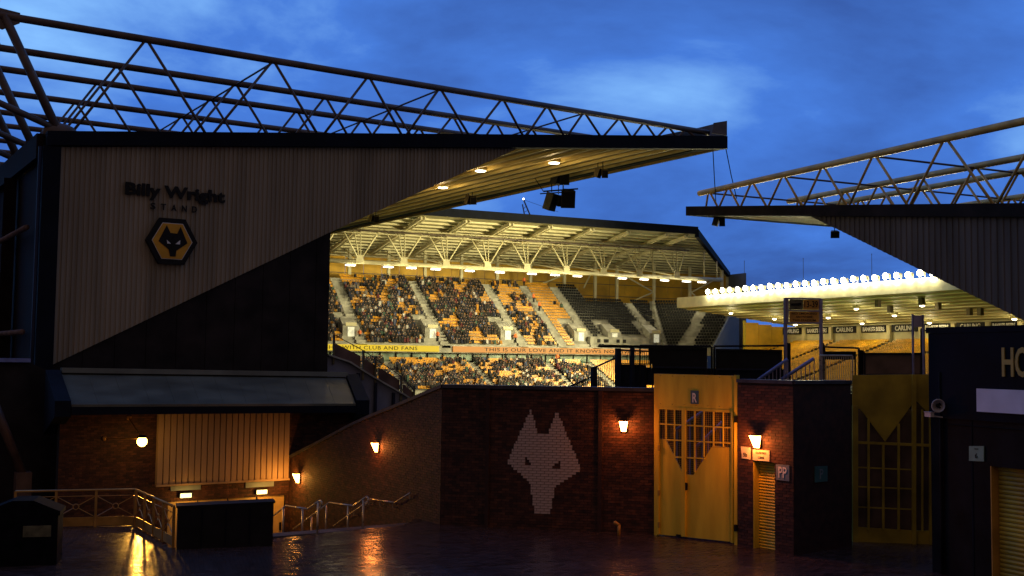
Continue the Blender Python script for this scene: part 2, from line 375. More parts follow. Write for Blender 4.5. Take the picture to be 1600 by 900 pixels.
pc.data.foreach_set('color', [v for c in ptint for v in (*c, 1.0)])
mb = MB(); mb.quad((-900, -900, -3.2), (900, -900, -3.2), (900, 1500, -3.2), (-900, 1500, -3.2)); struct('ground', mb, 'concrete_dark')
mb = MB(); mb.prism([B(-40, -16, LOWZ), B(20, -16, LOWZ), B(20, 3, LOWZ), B(-40, 3, LOWZ)], (0, 0, -0.3)); struct('lower_yard', mb, 'paving_low')
mb = MB(); mb.abox(37, 106, 57, 160, -1.6, -1.0); struct('pitch', mb, 'pitch')

# ================================================================== left stand
T_TIP = BT(1130, 225)[0]
ZR0 = BT(75, 207)[1]; ZR1 = BT(1130, 214)[1]
def zr(t): return ZR0 + (ZR1-ZR0)*t/T_TIP
ms = thing('grandstand', 'large stand with ribbed cladding gable, wolf badge and tubular trusses over its roof', 'grandstand', B(0, 0, LOWZ))
ROOF_L = 78.0
# fascia along the gable edge and round the rear corner
mb = MB(); mb.hexa([B(-0.25, -0.35, zr(0)-0.55), B(T_TIP, -0.35, zr(T_TIP)-0.72), B(T_TIP, 0.1, zr(T_TIP)-0.72), B(-0.25, 0.1, zr(0)-0.55),
         B(-0.25, -0.35, zr(0)), B(T_TIP, -0.35, zr(T_TIP)), B(T_TIP, 0.1, zr(T_TIP)), B(-0.25, 0.1, zr(0))])
mb.build('roof_fascia', 'fascia', ms)
mb = MB(); mb.hexa([B(-0.55, 0.12, zr(0)-1.0), B(-0.3, 0.12, zr(0)-1.0), B(-0.3, ROOF_L, zr(0)-1.0), B(-0.55, ROOF_L, zr(0)-1.0),
         B(-0.55, 0.12, zr(0)-0.05), B(-0.3, 0.12, zr(0)-0.05), B(-0.3, ROOF_L, zr(0)-0.05), B(-0.55, ROOF_L, zr(0)-0.05)])
mb.build('eaves_gutter', 'rear_dark', ms)
# roof deck: soffit panels with ribs between them, running the length of the stand
PW = 1.45; nP = int((T_TIP-0.9)/PW)
top = MB(); top.hexa([B(-0.25, 0.12, zr(0)-0.16), B(T_TIP-0.1, 0.12, zr(T_TIP)-0.16), B(T_TIP-0.1, ROOF_L, zr(T_TIP)-0.16), B(-0.25, ROOF_L, zr(0)-0.16),
         B(-0.25, 0.12, zr(0)-0.06), B(T_TIP-0.1, 0.12, zr(T_TIP)-0.06), B(T_TIP-0.1, ROOF_L, zr(T_TIP)-0.06), B(-0.25, ROOF_L, zr(0)-0.06)])
top.build('roof_sheet', 'fascia', ms)
for i in range(nP):
    t0 = T_TIP-0.75-PW*(i+1); t1 = t0+PW-0.16
    for (a, b, d0, d1, nm, mm) in ((t0, t1, 0.30, 0.18, 'soffit_panel', 'soffit'), (t1+0.005, t0+PW-0.005, 0.46, 0.19, 'soffit_rib', 'soffit_rib')):
        mb = MB(); mb.hexa([B(a, 0.12, zr(a)-d0), B(b, 0.12, zr(b)-d0), B(b, ROOF_L, zr(b)-d0), B(a, ROOF_L, zr(a)-d0),
                 B(a, 0.12, zr(a)-d1), B(b, 0.12, zr(b)-d1), B(b, ROOF_L, zr(b)-d1), B(a, ROOF_L, zr(a)-d1)]); mb.build(nm, mm, ms)
mb = MB(); zt = zr(T_TIP)
mb.hexa([B(T_TIP-0.70, 0.12, zt-0.60), B(T_TIP-0.03, 0.12, zt-0.60), B(T_TIP-0.03, ROOF_L, zt-0.60), B(T_TIP-0.70, ROOF_L, zt-0.60),
         B(T_TIP-0.70, 0.12, zt-0.18), B(T_TIP-0.03, 0.12, zt-0.18), B(T_TIP-0.03, ROOF_L, zt-0.18), B(T_TIP-0.70, ROOF_L, zt-0.18)])
mb.build('front_beam', 'black', ms)
mb = MB(); mb.hexa([B(T_TIP-0.26, 0.2, zt-0.73), B(T_TIP-0.06, 0.2, zt-0.73), B(T_TIP-0.06, ROOF_L, zt-0.73), B(T_TIP-0.26, ROOF_L, zt-0.73),
         B(T_TIP-0.26, 0.2, zt-0.61), B(T_TIP-0.06, 0.2, zt-0.61), B(T_TIP-0.06, ROOF_L, zt-0.61), B(T_TIP-0.26, ROOF_L, zt-0.61)])
mb.build('front_gutter', 'soffit', ms)
# end plate and the sheet behind it at the tip of the roof
mb = MB(); mb.prism([B(T_TIP-1.2, -0.33, zt+0.02), B(T_TIP-0.02, -0.33, zt+0.02), B(T_TIP-0.02, -0.33, zt+0.86), B(T_TIP-1.0, -0.33, zt+0.62)], V8*0.06); mb.build('end_plate', 'steel_brown', ms)
mb = MB(); mb.abox(0, 0, 0, 0, 0, 0); mb = MB()
mb.prism([B(T_TIP-0.10, -0.26, zt+0.02), B(T_TIP-0.02, -0.26, zt+0.02), B(T_TIP-0.02, -0.26, zt+0.84), B(T_TIP-0.10, -0.26, zt+0.84)], V8*ROOF_L); mb.build('edge_screen', 'steel_brown', ms)
mb = MB(); mb.prism([B(T_TIP-5.0, 0.6, zr(T_TIP-5)+0.02), B(T_TIP-1.0, 0.6, zt-0.1), B(T_TIP-1.0, 0.6, zt+0.55)], V8*0.05); mb.build('end_sheet', 'plate_grey', ms)
# ribbed gable cladding
dl = [BT(75, 573), BT(515, 363), BT(806, 233)]
def diag(t):
    (a, za), (b, zb), (c, zc) = dl
    return za+(zb-za)*(t-a)/(b-a) if t < b else zb+(zc-zb)*(t-b)/(c-b)
cl_t0 = BT(88, 400)[0]
mb = MB(); t = cl_t0; i = 0; P = 0.19
while t < dl[2][0]:
    for (a, b, d) in ((t, t+P*0.42, -0.075), (t+P*0.42, t+P*0.5, None), (t+P*0.5, t+P*0.92, -0.04), (t+P*0.92, t+P, None)):
        da, db = (d, d) if d is not None else ((-0.075, -0.04) if a < t+P*0.5 else (-0.04, -0.075))
        za, zb = min(diag(a), zr(a)-0.56), min(diag(b), zr(b)-0.56)
        mb.quad(B(a, da, za), B(b, db, zb), B(b, db, zr(b)-0.55), B(a, da, zr(a)-0.55))
    t += P
mb.build('gable_cladding', 'clad', ms)
T5 = BT(515, 450)[0]
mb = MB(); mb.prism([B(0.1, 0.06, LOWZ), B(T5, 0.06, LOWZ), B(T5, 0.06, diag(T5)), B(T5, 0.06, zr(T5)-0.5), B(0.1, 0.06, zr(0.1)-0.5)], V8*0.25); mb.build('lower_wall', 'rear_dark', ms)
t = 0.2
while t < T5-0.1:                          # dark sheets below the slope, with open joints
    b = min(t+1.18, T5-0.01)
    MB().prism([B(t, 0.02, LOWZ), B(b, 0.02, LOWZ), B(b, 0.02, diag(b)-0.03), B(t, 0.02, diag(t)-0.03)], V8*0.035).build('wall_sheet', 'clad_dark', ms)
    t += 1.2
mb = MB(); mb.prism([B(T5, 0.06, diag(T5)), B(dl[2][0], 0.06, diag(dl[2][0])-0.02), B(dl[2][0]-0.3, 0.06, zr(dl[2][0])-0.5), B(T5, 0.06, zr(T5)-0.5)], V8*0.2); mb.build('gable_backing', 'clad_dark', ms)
mb = MB(); mb.prism([B(-0.36, -0.3, LOWZ), B(cl_t0-0.02, -0.3, LOWZ), B(cl_t0-0.02, -0.3, zr(0)-0.56), B(-0.36, -0.3, zr(0)-0.56)], V8*0.34); mb.build('corner_trim', 'fascia', ms)
mb = MB(); mb.tube(B(-0.46, -0.2, LOWZ), B(-0.46, -0.2, zr(0)-0.6), 0.07, 8); mb.build('downpipe', 'navy', ms, smooth=True)
# rear facade along the left side
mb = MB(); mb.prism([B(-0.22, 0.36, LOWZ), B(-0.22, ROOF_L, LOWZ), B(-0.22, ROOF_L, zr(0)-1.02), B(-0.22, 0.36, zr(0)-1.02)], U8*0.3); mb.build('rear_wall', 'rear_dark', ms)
for zz in (9.6, 5.6):
    mb = MB(); mb.tube(B(-0.75, 0.3, zz), B(-0.75, ROOF_L, zz), 0.11, 8); mb.build('rear_pipe', 'hoarding_brown', ms, smooth=True)
for vv in (6, 13, 20, 28):
    mb = MB(); mb.bar(B(-0.55, vv, LOWZ), B(-0.55, vv, zr(0)-1.05), 0.5, 0.5); mb.build('rear_column', 'rear_dark', ms)
# lettering and badge
p = BT(271, 318); mid = BT(271, 309)
wl = BT(194, 300)[0]; wr = BT(350, 305)[0]
text('lettering', 'Billy Wright', 'black', ms, B((wl+wr)/2, -0.11, BT(194, 303)[1]), U8, Z, 0.46, wr-wl, 0.07, 0.036)
sl = BT(236, 322)[0]; sr = BT(304, 327)[0]
for i_, ch_ in enumerate('STAND'): text('letter', ch_, 'black', ms, B(sl+(sr-sl)*(i_+0.1)/4.2, -0.11, BT(236, 327)[1]), U8, Z, 0.25, 0.2, 0.05, 0.012)
bt, bz = BT(265.5, 378)
rw = (BT(306, 380)[0]-BT(226, 376)[0])/2; rh = (BT(266, 342)[1]-BT(266, 413)[1])/2
def hexpts(k, v): return [B(bt+rw*k*math.cos(a)*1.0, v, bz+rh*k*math.sin(a)/0.866) for a in [math.radians(60*i) for i in range(6)]]
bd = MB().prism(hexpts(1.0, -0.32), V8*0.2).build('badge', 'black', ms, label='hexagonal badge with black wolf head on amber')
MB().prism(hexpts(0.79, -0.335), V8*0.03).build('badge_border', 'white_paint', bd)
MB().prism(hexpts(0.765, -0.35), V8*0.03).build('badge_field', 'badge_amber', bd)
def bp_(pts, v):                                         # zoom pixels of the badge -> stand plane
    return [B(bt+(x-265.5)/40.0*rw, v, bz-(y-378-(x-265.5)*0.05)/36.0*rh) for x, y in pts]
MB().prism(bp_([(256, 353), (262, 365), (272.5, 366), (277.5, 355), (289, 381), (272, 393), (271, 402), (262.5, 402), (260, 391), (244, 378)], -0.372), V8*0.03).build('wolf_head', 'black', bd)
MB().prism(bp_([(256.5, 376), (263, 382), (257.5, 382)], -0.384), V8*0.02).build('wolf_eye', 'white_paint', bd)
MB().prism(bp_([(277.5, 376), (277, 383), (270, 382.5)], -0.384), V8*0.02).build('wolf_eye', 'white_paint', bd)
# trusses over the roof
ZC = 17.62
nodes = [BT(x, 100)[0] for x in (230, 430, 580, 692, 790, 860, 918, 973, 1012, 1049, 1077)]
mt, mz = BT(5, 12)
offs = [0.0, 4.9, 8.6, 13.5, 18.4, 22.1, 27.0, 31.0, 36.0]
for k, v in enumerate(offs):
    v = v+0.25; r = 0.15
    ch = MB(); ch.tube(B(-9.0, v, ZC), B(T_TIP-0.9, v, ZC-0.05), r, 10); tr = ch.build('roof_truss', 'steel_brown', ms, smooth=True)
    MB().tube(B(0.25, v, zr(0)+0.1), B(-1.85, v, ZC), 0.17, 10).build('mast', 'steel_brown', tr, smooth=True)
    MB().tube(B(0.1, v, zr(0)+0.25), B(-4.5, v, zr(0)+1.9), 0.13, 8).build('backstay', 'steel_brown', tr, smooth=True)
    MB().ball(B(0.3, v, zr(0)+0.05), 0.42, 12, 8, (1.6, 0.6, 1)).build('mast_shoe', 'steel_brown', tr, smooth=True)
    MB().prism([B(-2.4, v-0.04, ZC+0.3), B(-1.3, v-0.04, ZC+0.2), B(-1.3, v-0.04, ZC-0.2), B(-1.9, v-0.04, ZC-0.55), B(-2.4, v-0.04, ZC-0.4)], V8*0.08).build('gusset', 'steel_brown', tr)
    for i, tn in enumerate(nodes):
        pv = nodes[i-1] if i else nodes[0]-5.8
        nx = nodes[i+1] if i+1 < len(nodes) else nodes[-1]+1.5
        a = pv+(tn-pv)*(0.52); b = tn+(nx-tn)*(0.48)
        ra = 0.062
        MB().tube(B(a, v, zr(a)-0.02), B(tn-0.07, v, ZC-0.1), ra, 6).build('strut', 'steel_brown', tr, smooth=True)
        MB().tube(B(tn+0.07, v, ZC-0.1), B(b, v, zr(b)-0.02), ra, 6).build('strut', 'steel_brown', tr, smooth=True)
for tn in (nodes[1], nodes[3], nodes[6]):
    MB().tube(B(tn, 0.25, ZC-0.1), B(tn, offs[-1]+0.25, ZC-0.1), 0.045, 6).build('cross_tie', 'steel_brown', ms)
# downlights in the soffit
dls = [(866, 251), (751, 263.5), (692, 290), (600, 300), (520, 300), (640, 255), (470, 320)]
for (px, py) in dls:                     # last ones are added, unseen behind the gable sheet, to brighten the soffit
    d = ray(px, py); best = None
    # meet the sloping soffit plane
    nrm = U8.cross(V8); sl = (ZR1-ZR0)/T_TIP; nrm = Vector((-U8.x*sl, -U8.y*sl, 1)).normalized()
    p0 = B(0, 0, zr(0)-0.33); s = (p0-CAMP).dot(nrm)/d.dot(nrm); q = CAMP+d*s
    o = MB().tube(q+Z*0.05, q-Z*0.13, 0.36, 14).build('downlight', 'cream_steel', ms)
    MB().tube(q-Z*0.132, q-Z*0.16, 0.31, 14).build('lamp_lens', 'lamp_down', o)
    light('POINT', q-Z*0.9, 85, (1, 0.72, 0.34), o, shadow_soft_size=0.2)

# ================================================================== right stand (near end), its gable faces the forecourt
XS = 38.0
def SP(px, py): p = PV(px, py, (XS, 0), (0, 1)); return p.y, p.z
nT = SP(1078, 325)[0]; zT = SP(1078, 323)[1]; nR, zRr = SP(1600, 318)
def zs(n): return zT+(zRr-zT)*(nT-n)/(nT-nR)
N0 = 12.0; XE = 108.0
es = thing('grandstand', 'stand with grey ribbed gable and yellow lit tubular trusses beyond the dark gate blocks', 'grandstand', (XS, nT-20, 0))
def S(x, n, z): return Vector((XS+x, n, z))
thk = zs(nT)-SP(1080, 337)[1]
MB().hexa([S(-0.3, N0, zs(N0)-thk), S(0.1, N0, zs(N0)-thk), S(0.1, nT, zs(nT)-thk), S(-0.3, nT, zs(nT)-thk), S(-0.3, N0, zs(N0)), S(0.1, N0, zs(N0)), S(0.1, nT, zs(nT)), S(-0.3, nT, zs(nT))]).build('roof_fascia', 'clad_dark', es)
MB().hexa([S(0.12, N0, zs(N0)-0.12), S(70, N0, zs(N0)-0.12), S(70, nT, zs(nT)-0.12), S(0.12, nT, zs(nT)-0.12), S(0.12, N0, zs(N0)-0.02), S(70, N0, zs(N0)-0.02), S(70, nT, zs(nT)-0.02), S(0.12, nT, zs(nT)-0.02)]).build('roof_sheet', 'fascia', es)
MB().hexa([S(0.12, nT-0.3, zs(nT)-thk), S(70, nT-0.3, zs(nT)-thk), S(70, nT, zs(nT)-thk), S(0.12, nT, zs(nT)-thk), S(0.12, nT-0.3, zs(nT)-0.13), S(70, nT-0.3, zs(nT)-0.13), S(70, nT, zs(nT)-0.13), S(0.12, nT, zs(nT)-0.13)]).build('front_beam', 'steel_brown', es)
n = nT-0.35
while n > N0+2:
    for (a, b, d0, d1, nm, mm) in ((n-0.95, n-0.12, 0.30, 0.14, 'soffit_panel', 'soffit'), (n-0.115, n-0.005, 0.5, 0.15, 'soffit_rib', 'soffit_rib')):
        MB().hexa([S(0.12, a, zs(a)-d0), S(70, a, zs(a)-d0), S(70, b, zs(b)-d0), S(0.12, b, zs(b)-d0), S(0.12, a, zs(a)-d1), S(70, a, zs(a)-d1), S(70, b, zs(b)-d1), S(0.12, b, zs(b)-d1)]).build(nm, mm, es)
    n -= 0.95
g0 = SP(1268, 338); g1 = SP(1600, 500)
def gd(nn): return g0[1]+(g1[1]-g0[1])*(g0[0]-nn)/(g0[0]-g1[0])
mb = MB(); n = g0[0]; P = 0.34
while n > N0:
    for (a, b, da, db) in ((n, n-P*0.42, -0.08, -0.08), (n-P*0.42, n-P*0.5, -0.08, -0.04), (n-P*0.5, n-P*0.92, -0.04, -0.04), (n-P*0.92, n-P, -0.04, -0.08)):
        mb.quad(S(da, a, max(0, gd(a))), S(db, b, max(0, gd(b))), S(db, b, zs(b)-thk+0.01), S(da, a, zs(a)-thk+0.01))
    n -= P
mb.build('gable_cladding', 'clad_grey', es)
MB().prism([S(0.02, g0[0], gd(g0[0])), S(0.02, 24, gd(24)), S(0.02, 24, 0), S(0.02, N0, 0), S(0.02, N0, zs(N0)-0.6), S(0.02, g0[0]-0.3, zs(g0[0])-0.6)], (0.3, 0, 0)).build('gable_backing', 'clad_dark', es)
ZS2 = SP(1085, 304)[1]
tops = [SP(x, 290)[0] for x in (1108, 1138, 1175, 1224, 1286, 1366, 1478, 1640)]
for k, xo in enumerate((0.0, 6.7, 9.9, 17.2, 24.0, 31.0)):
    m2 = 'steel_brown' if k == 0 else 'steel_floodlit'
    tr = MB().tube(S(xo, nT-1.0, ZS2), S(xo, N0, ZS2-0.1), 0.17, 10).build('roof_truss', 'steel_floodlit', es, smooth=True)
    prevb = nT-1.1
    for i, tn in enumerate(tops):
        nb = (tn+tops[i+1])/2 if i+1 < len(tops) else tn-5
        pb = (tops[i-1]+tn)/2 if i else nT-1.6
        MB().tube(S(xo, pb-0.1, zs(pb)), S(xo, tn+0.1, ZS2-0.1), 0.065, 6).build('strut', 'steel_floodlit', tr, smooth=True)
        MB().tube(S(xo, tn-0.1, ZS2-0.1), S(xo, nb+0.1, zs(nb)), 0.065, 6).build('strut', 'steel_floodlit', tr, smooth=True)
for i in (0, 3, 5):
    MB().tube(S(0, tops[i], ZS2-0.12), S(31, tops[i], ZS2-0.12), 0.055, 6).build('cross_tie', 'steel_brown', es)
# ================================================================== far two-tier stand
fs = thing('grandstand', 'far two tier stand with cream steel roof and crowd in amber seats', 'grandstand', (75, 168, -3))
def FP(px, py, n): p = PV(px, py, (0, n), (1, 0)); return p.x, p.z
NF, NBK = 165.0, 196.0; ZF = 29.0; ZB = 23.6; XL = 26.0
def zroof(n): return ZF-1.3+(ZB-ZF+1.3)*(n-NF)/(NBK-NF)
XRF = FP(1087, 350, NF)[0]; XRB = FP(1137, 425, NBK)[0]
def xr(n): return XRF+(XRB-XRF)*(n-NF)/(NBK-NF)
MB().hexa([(XL, NF-0.4, ZF-1.35), (XRF+0.3, NF-0.4, ZF-1.35), (XRF+0.3, NF, ZF-1.35), (XL, NF, ZF-1.35), (XL, NF-0.4, ZF), (XRF+0.3, NF-0.4, ZF), (XRF+0.3, NF, ZF), (XL, NF, ZF)]).build('roof_fascia', 'fascia', fs)
nS = 14
for i in range(nS):
    a = NF+0.02+(NBK-NF)*i/nS; b = NF+(NBK-NF)*(i+1)/nS-0.25; c = NF+(NBK-NF)*(i+1)/nS
    MB().hexa([(XL, a, zroof(a)), (xr(a), a, zroof(a)), (xr(b), b, zroof(b)), (XL, b, zroof(b)), (XL, a, zroof(a)+0.2), (xr(a), a, zroof(a)+0.2), (xr(b), b, zroof(b)+0.2), (XL, b, zroof(b)+0.2)]).build('roof_sheet', 'cream_sheet', fs)
    MB().hexa([(XL, b+0.01, zroof(b)-0.28), (xr(b), b+0.01, zroof(b)-0.28), (xr(c), c-0.01, zroof(c)-0.28), (XL, c-0.01, zroof(c)-0.28), (XL, b+0.01, zroof(b)+0.18), (xr(b), b+0.01, zroof(b)+0.18), (xr(c), c-0.01, zroof(c)+0.18), (XL, c-0.01, zroof(c)+0.18)]).build('purlin', 'cream_steel', fs)
MB().hexa([(xr(NF)-0.2, NF, zroof(NF)-0.5), (xr(NF)+0.7, NF, zroof(NF)-0.5), (xr(NBK)+0.7, NBK, zroof(NBK)-0.5), (xr(NBK)-0.2, NBK, zroof(NBK)-0.5),
           (xr(NF)-0.2, NF, zroof(NF)+0.9), (xr(NF)+0.7, NF, zroof(NF)+0.9), (xr(NBK)+0.7, NBK, zroof(NBK)+0.5), (xr(NBK)-0.2, NBK, zroof(NBK)+0.5)]).build('roof_edge', 'fascia', fs)
# cellular rafters
raf = [FP(x, 340, NF)[0] for x in (590, 662, 732, 800, 861, 926, 983, 1043, 1074)]
raf = [raf[0]-23, raf[0]-15.5, raf[0]-8] + raf
for x in raf:
    mb = MB(); st = 30
    for s in (-0.34, 0.34):
        mb.hexa([(x+s-0.1, NF+0.1, zroof(NF)-0.75), (x+s+0.1, NF+0.1, zroof(NF)-0.75), (x+s+0.1, NBK-4, zroof(NBK-4)-0.75), (x+s-0.1, NBK-4, zroof(NBK-4)-0.75),
                 (x+s-0.1, NF+0.1, zroof(NF)-0.30), (x+s+0.1, NF+0.1, zroof(NF)-0.30), (x+s+0.1, NBK-4, zroof(NBK-4)-0.30), (x+s-0.1, NBK-4, zroof(NBK-4)-0.30)])
    for j in range(st):
        nn = NF+0.5+(NBK-NF-5)*j/st
        mb.box((x, nn, zroof(nn)-0.52), (0.5, 0, 0), (0, 0.3, 0), (0, 0, 0.3))
    mb.build('rafter', 'cream_steel', fs)
# spine truss: lower tube on the columns, upper tube under the roof, fans of struts between them
NL = NU = 172.5
ZL = FP(700, 416, NL)[1]; ZU = FP(700, 365, NL)[1]
XT = FP(1128, 436, NL)[0]; XTU = FP(1078, 390, NL)[0]
MB().tube((XL, NL, ZL), (XT, NL, ZL), 0.36, 12).build('truss_tube', 'cream_steel', fs, smooth=True)
MB().tube((XL, NL, ZU), (XTU, NL, ZU), 0.17, 8).build('truss_tube', 'cream_steel', fs, smooth=True)
MB().tube((XL, NL-1.2, ZU-0.5), (XTU-1, NL-1.2, ZU-0.5), 0.12, 8).build('gantry_rail', 'steel_brown', fs, smooth=True)
MB().abox(XL, XTU-1, NL-1.1, NL-0.3, ZU-0.95, ZU-0.85).build('gantry_walkway', 'cream_steel', fs)
nd = [FP(x, 410, NL)[0] for x in (561, 630, 696, 761, 822.5, 884, 942, 998, 1056)]
nd = [nd[0]-13.8, nd[0]-6.9]+nd
for i, x in enumerate(nd):
    MB().prism([(x-0.7, NL-0.42, ZL-0.1), (x+0.7, NL-0.42, ZL-0.1), (x+0.5, NL-0.42, ZL+1.1), (x-0.5, NL-0.42, ZL+1.1)], (0, 0.3, 0)).build('truss_node', 'cream_steel', fs)
    l = (nd[i-1]+x)/2 if i else x-3.4
    r = (nd[i+1]+x)/2 if i+1 < len(nd) else x+2.4
    for (bx, tx, rr) in ((-0.42, l+0.3, 0.15), (0.42, r-0.3, 0.15), (-0.15, x-1.05, 0.11), (0.12, x+0.15, 0.11)):
        MB().tube((x+bx, NL-0.3, ZL+0.8), (tx, NL-0.05, ZU), rr, 7).build('fan_strut', 'cream_steel', fs, smooth=True)
    for tx in (l+1, r-1):                                    # stays from the tube back up to the roof
        MB().tube((x, NL, ZL+0.3), (tx, NBK-6, zroof(NBK-6)-0.5), 0.09, 6).build('rear_strut', 'cream_steel', fs, smooth=True)
for q_ in (1020, 1100, 1120):
    xx = FP(q_, 410, NL)[0]; MB().tube((xx, NL, ZL), (xx, NL, min(ZU, zroof(NL)-0.2) if q_ < 1090 else zroof(NL)-0.2-(q_-1090)*0.09), 0.13, 6).build('end_strut', 'cream_steel', fs, smooth=True)
# rake of the upper and lower tiers
RD = 0.8; NU0 = 168.6; ZU0 = 7.0; RISE = 0.545; NROW = 22
def urow(k): return NU0+RD*k, ZU0+RISE*k
XSEAM = FP(1040, 545, NU0)[0]; T22 = math.tan(math.radians(22.5))
XDROP = FP(922, 468, urow(17)[0])[0]
def xend(k): return XSEAM+RD*k*T22 if k < 17 else XDROP-1.0+0.35*(k-17)*0
mb = MB()
for k in range(NROW):
    n0, z0 = urow(k); mb.abox(XL, xend(k), n0, n0+RD+(0.6 if k in (16, 21) else 0), z0-1.2, z0)
mb.build('upper_terrace', 'concrete', fs)
# corner block turned 45 degrees
rv = Vector((math.sqrt(.5), -math.sqrt(.5), 0)); bv = Vector((math.sqrt(.5), math.sqrt(.5), 0))
def cpt(k, L, z): return Vector((XSEAM, NU0, 0))+bv*(RD*k)+rv*L+Z*z
def crange(k): return -RD*k*T22, 8.4+k*0.15
mb = MB()
for k in range(17):
    a, b = crange(k); z0 = ZU0+RISE*k
    p = [cpt(k, a, 0), cpt(k, b, 0), cpt(k+1, b, 0), cpt(k+1, a, 0)]
    mb.hexa([q+Z*(z0-1.2) for q in p]+[q+Z*z0 for q in p])
mb.build('corner_terrace', 'concrete', fs)
# seam line and the bluish end wall of the corner
mb = MB()
for k in range(17):
    n0, z0 = urow(k); mb.abox(xend(k)-0.2, xend(k)+0.25, n0-0.1, n0+RD+0.1, z0, z0+0.6)
mb.build('seam_wall', 'concrete', fs)
a0, a1 = cpt(0, crange(0)[1]+0.05, 0), cpt(17, crange(16)[1]+0.05, 0)
MB().prism([a0+Z*0, a1+Z*0, a1+Z*(ZU0+RISE*17+0.6), a0+Z*(ZU0+0.3)], rv*0.3).build('corner_end_wall', 'grey_far', fs)
# lower tier
NL0, ZL0 = 156.0, -0.2
def lrow(k): return NL0+0.8*k, ZL0+0.33*k
mb = MB()
for k in range(14):
    n0, z0 = lrow(k); mb.abox(XL, XSEAM+3, n0, n0+0.8, z0-0.9, z0)
mb.abox(XL, XSEAM+3, NL0+11.2, NL0+13.4, 2.0, lrow(13)[1])
mb.build('lower_terrace', 'concrete', fs)
# lounge windows under the upper tier
x = XL
while x < XSEAM+2:
    MB().abox(x+0.06, x+2.64, 169.2, 169.3, lrow(13)[1]+0.3, 5.95).build('lounge_window', 'glass_green', fs)
    MB().abox(x-0.05, x+0.05, 168.95, 169.35, lrow(13)[1], 5.95).build('mullion', 'black', fs)
    x += 2.7
MB().abox(XL, XSEAM+2, 169.4, 169.6, lrow(13)[1], 6.0).build('lounge_wall', 'glass_green', fs)
# display board along the tier front
zb1 = FP(740, 541.5, 168.2)[1]; zb0 = FP(740, 550.5, 168.2)[1]
xa, xb, xc = XL, FP(686, 545, 168.2)[0], FP(708, 545, 168.2)[0]
MB().abox(XL, XSEAM+1, 168.3, 168.6, zb0-0.15, zb1+0.1).build('tier_front', 'concrete', fs)
ly = MB().abox(xa, xb, 168.1, 168.29, zb0, zb1).build('display_board', 'led_yellow', fs, label='yellow lit message board')
lo = MB().abox(xc, XSEAM, 168.1, 168.29, zb0, zb1).build('display_board', 'led_orange', fs, label='orange lit message board')
x0 = FP(652, 545, 168.1)[0]
text('message', 'PARTNERSHIP WITH CLUB AND FANS', 'black', ly, (x0, 168.095, zb0+0.22), (1, 0, 0), Z, 0.56, FP(652, 545, 168.1)[0]-FP(458, 540, 168.1)[0], 0.02, 0.006, 'RIGHT', 1.1)
x1 = FP(757, 545, 168.1)[0]
text('message', 'THIS IS OUR LOVE AND IT KNOWS NO DIVISION', 'black', lo, (x1, 168.095, zb0+0.22), (1, 0, 0), Z, 0.56, (FP(953, 547, 168.1)[0]-x1)*41/31.6, 0.02, 0.006, 'LEFT', 1.1)
# rear wall of amber panels, rails and columns
x = XL
while x < XRB-0.5:
    x2 = min(x+3.5, XRB-0.3)
    MB().abox(x+0.03, x2-0.03, NBK, NBK+0.15, 8.0, ZB-0.1).build('wall_panel', 'amber_wall', fs)
    x += 3.5
for zz in (14.5, 16.2, 17.9, 20.3):
    MB().abox(XL, XRB-0.4, NBK-0.12, NBK-0.02, zz-0.06, zz+0.06).build('wall_rail', 'steel_brown', fs)
for px in (546, 607, 664, 721, 777, 829, 882, 930, 964, 1022, 1078, 1128):
    x = FP(px, 430, 190)[0]; zb = 17.0 if px < 900 else 9.0
    MB().abox(x-0.26, x+0.26, 189.8, 190.3, zb, zroof(190)-0.2).build('column', 'cream_steel', fs)
for (p1, p2) in (((846, 444), (884, 428)), ((912, 450), (922, 430)), ((975, 430), (1020, 456)), ((1020, 457), (985, 472)), ((1078, 458), (1130, 430)), ((1080, 457), (1095, 470))):
    a = FP(*p1, 190); b = FP(*p2, 190)
    MB().tube((a[0], 190, a[1]), (b[0], 190, b[1]), 0.16, 6).build('brace', 'cream_steel', fs, smooth=True)
for xq in (XL, XRB-0.5):
    MB().abox(xq, xq+0.5, NBK-0.3, NBK+0.2, 0, ZB+0.2).build('corner_column', 'cream_steel', fs)
MB().abox(XRB, XRB+0.4, NBK-6, NBK+0.3, 2, ZB).build('end_panel', 'grey_far', fs)
# strip lights under the tube
for px in (546, 605, 641, 679, 732, 779, 829, 865, 900, 970, 1004, 1036, 1070, 1094):
    x, z = FP(px, 411.5+(px-546)*0.057, NL)
    z = ZL-0.62
    o = MB().abox(x-0.85, x+0.85, NL-0.75, NL-0.35, z+0.06, z+0.18).build('strip_light', 'cream_steel', fs)
    MB().abox(x-0.8, x+0.8, NL-0.8, NL-0.3, z-0.14, z+0.055).build('tube_lamp', 'lamp_white', o)
    light('POINT', (x, NL-0.6, z-0.7), 420, (1, 0.89, 0.54), o, shadow_soft_size=0.4)
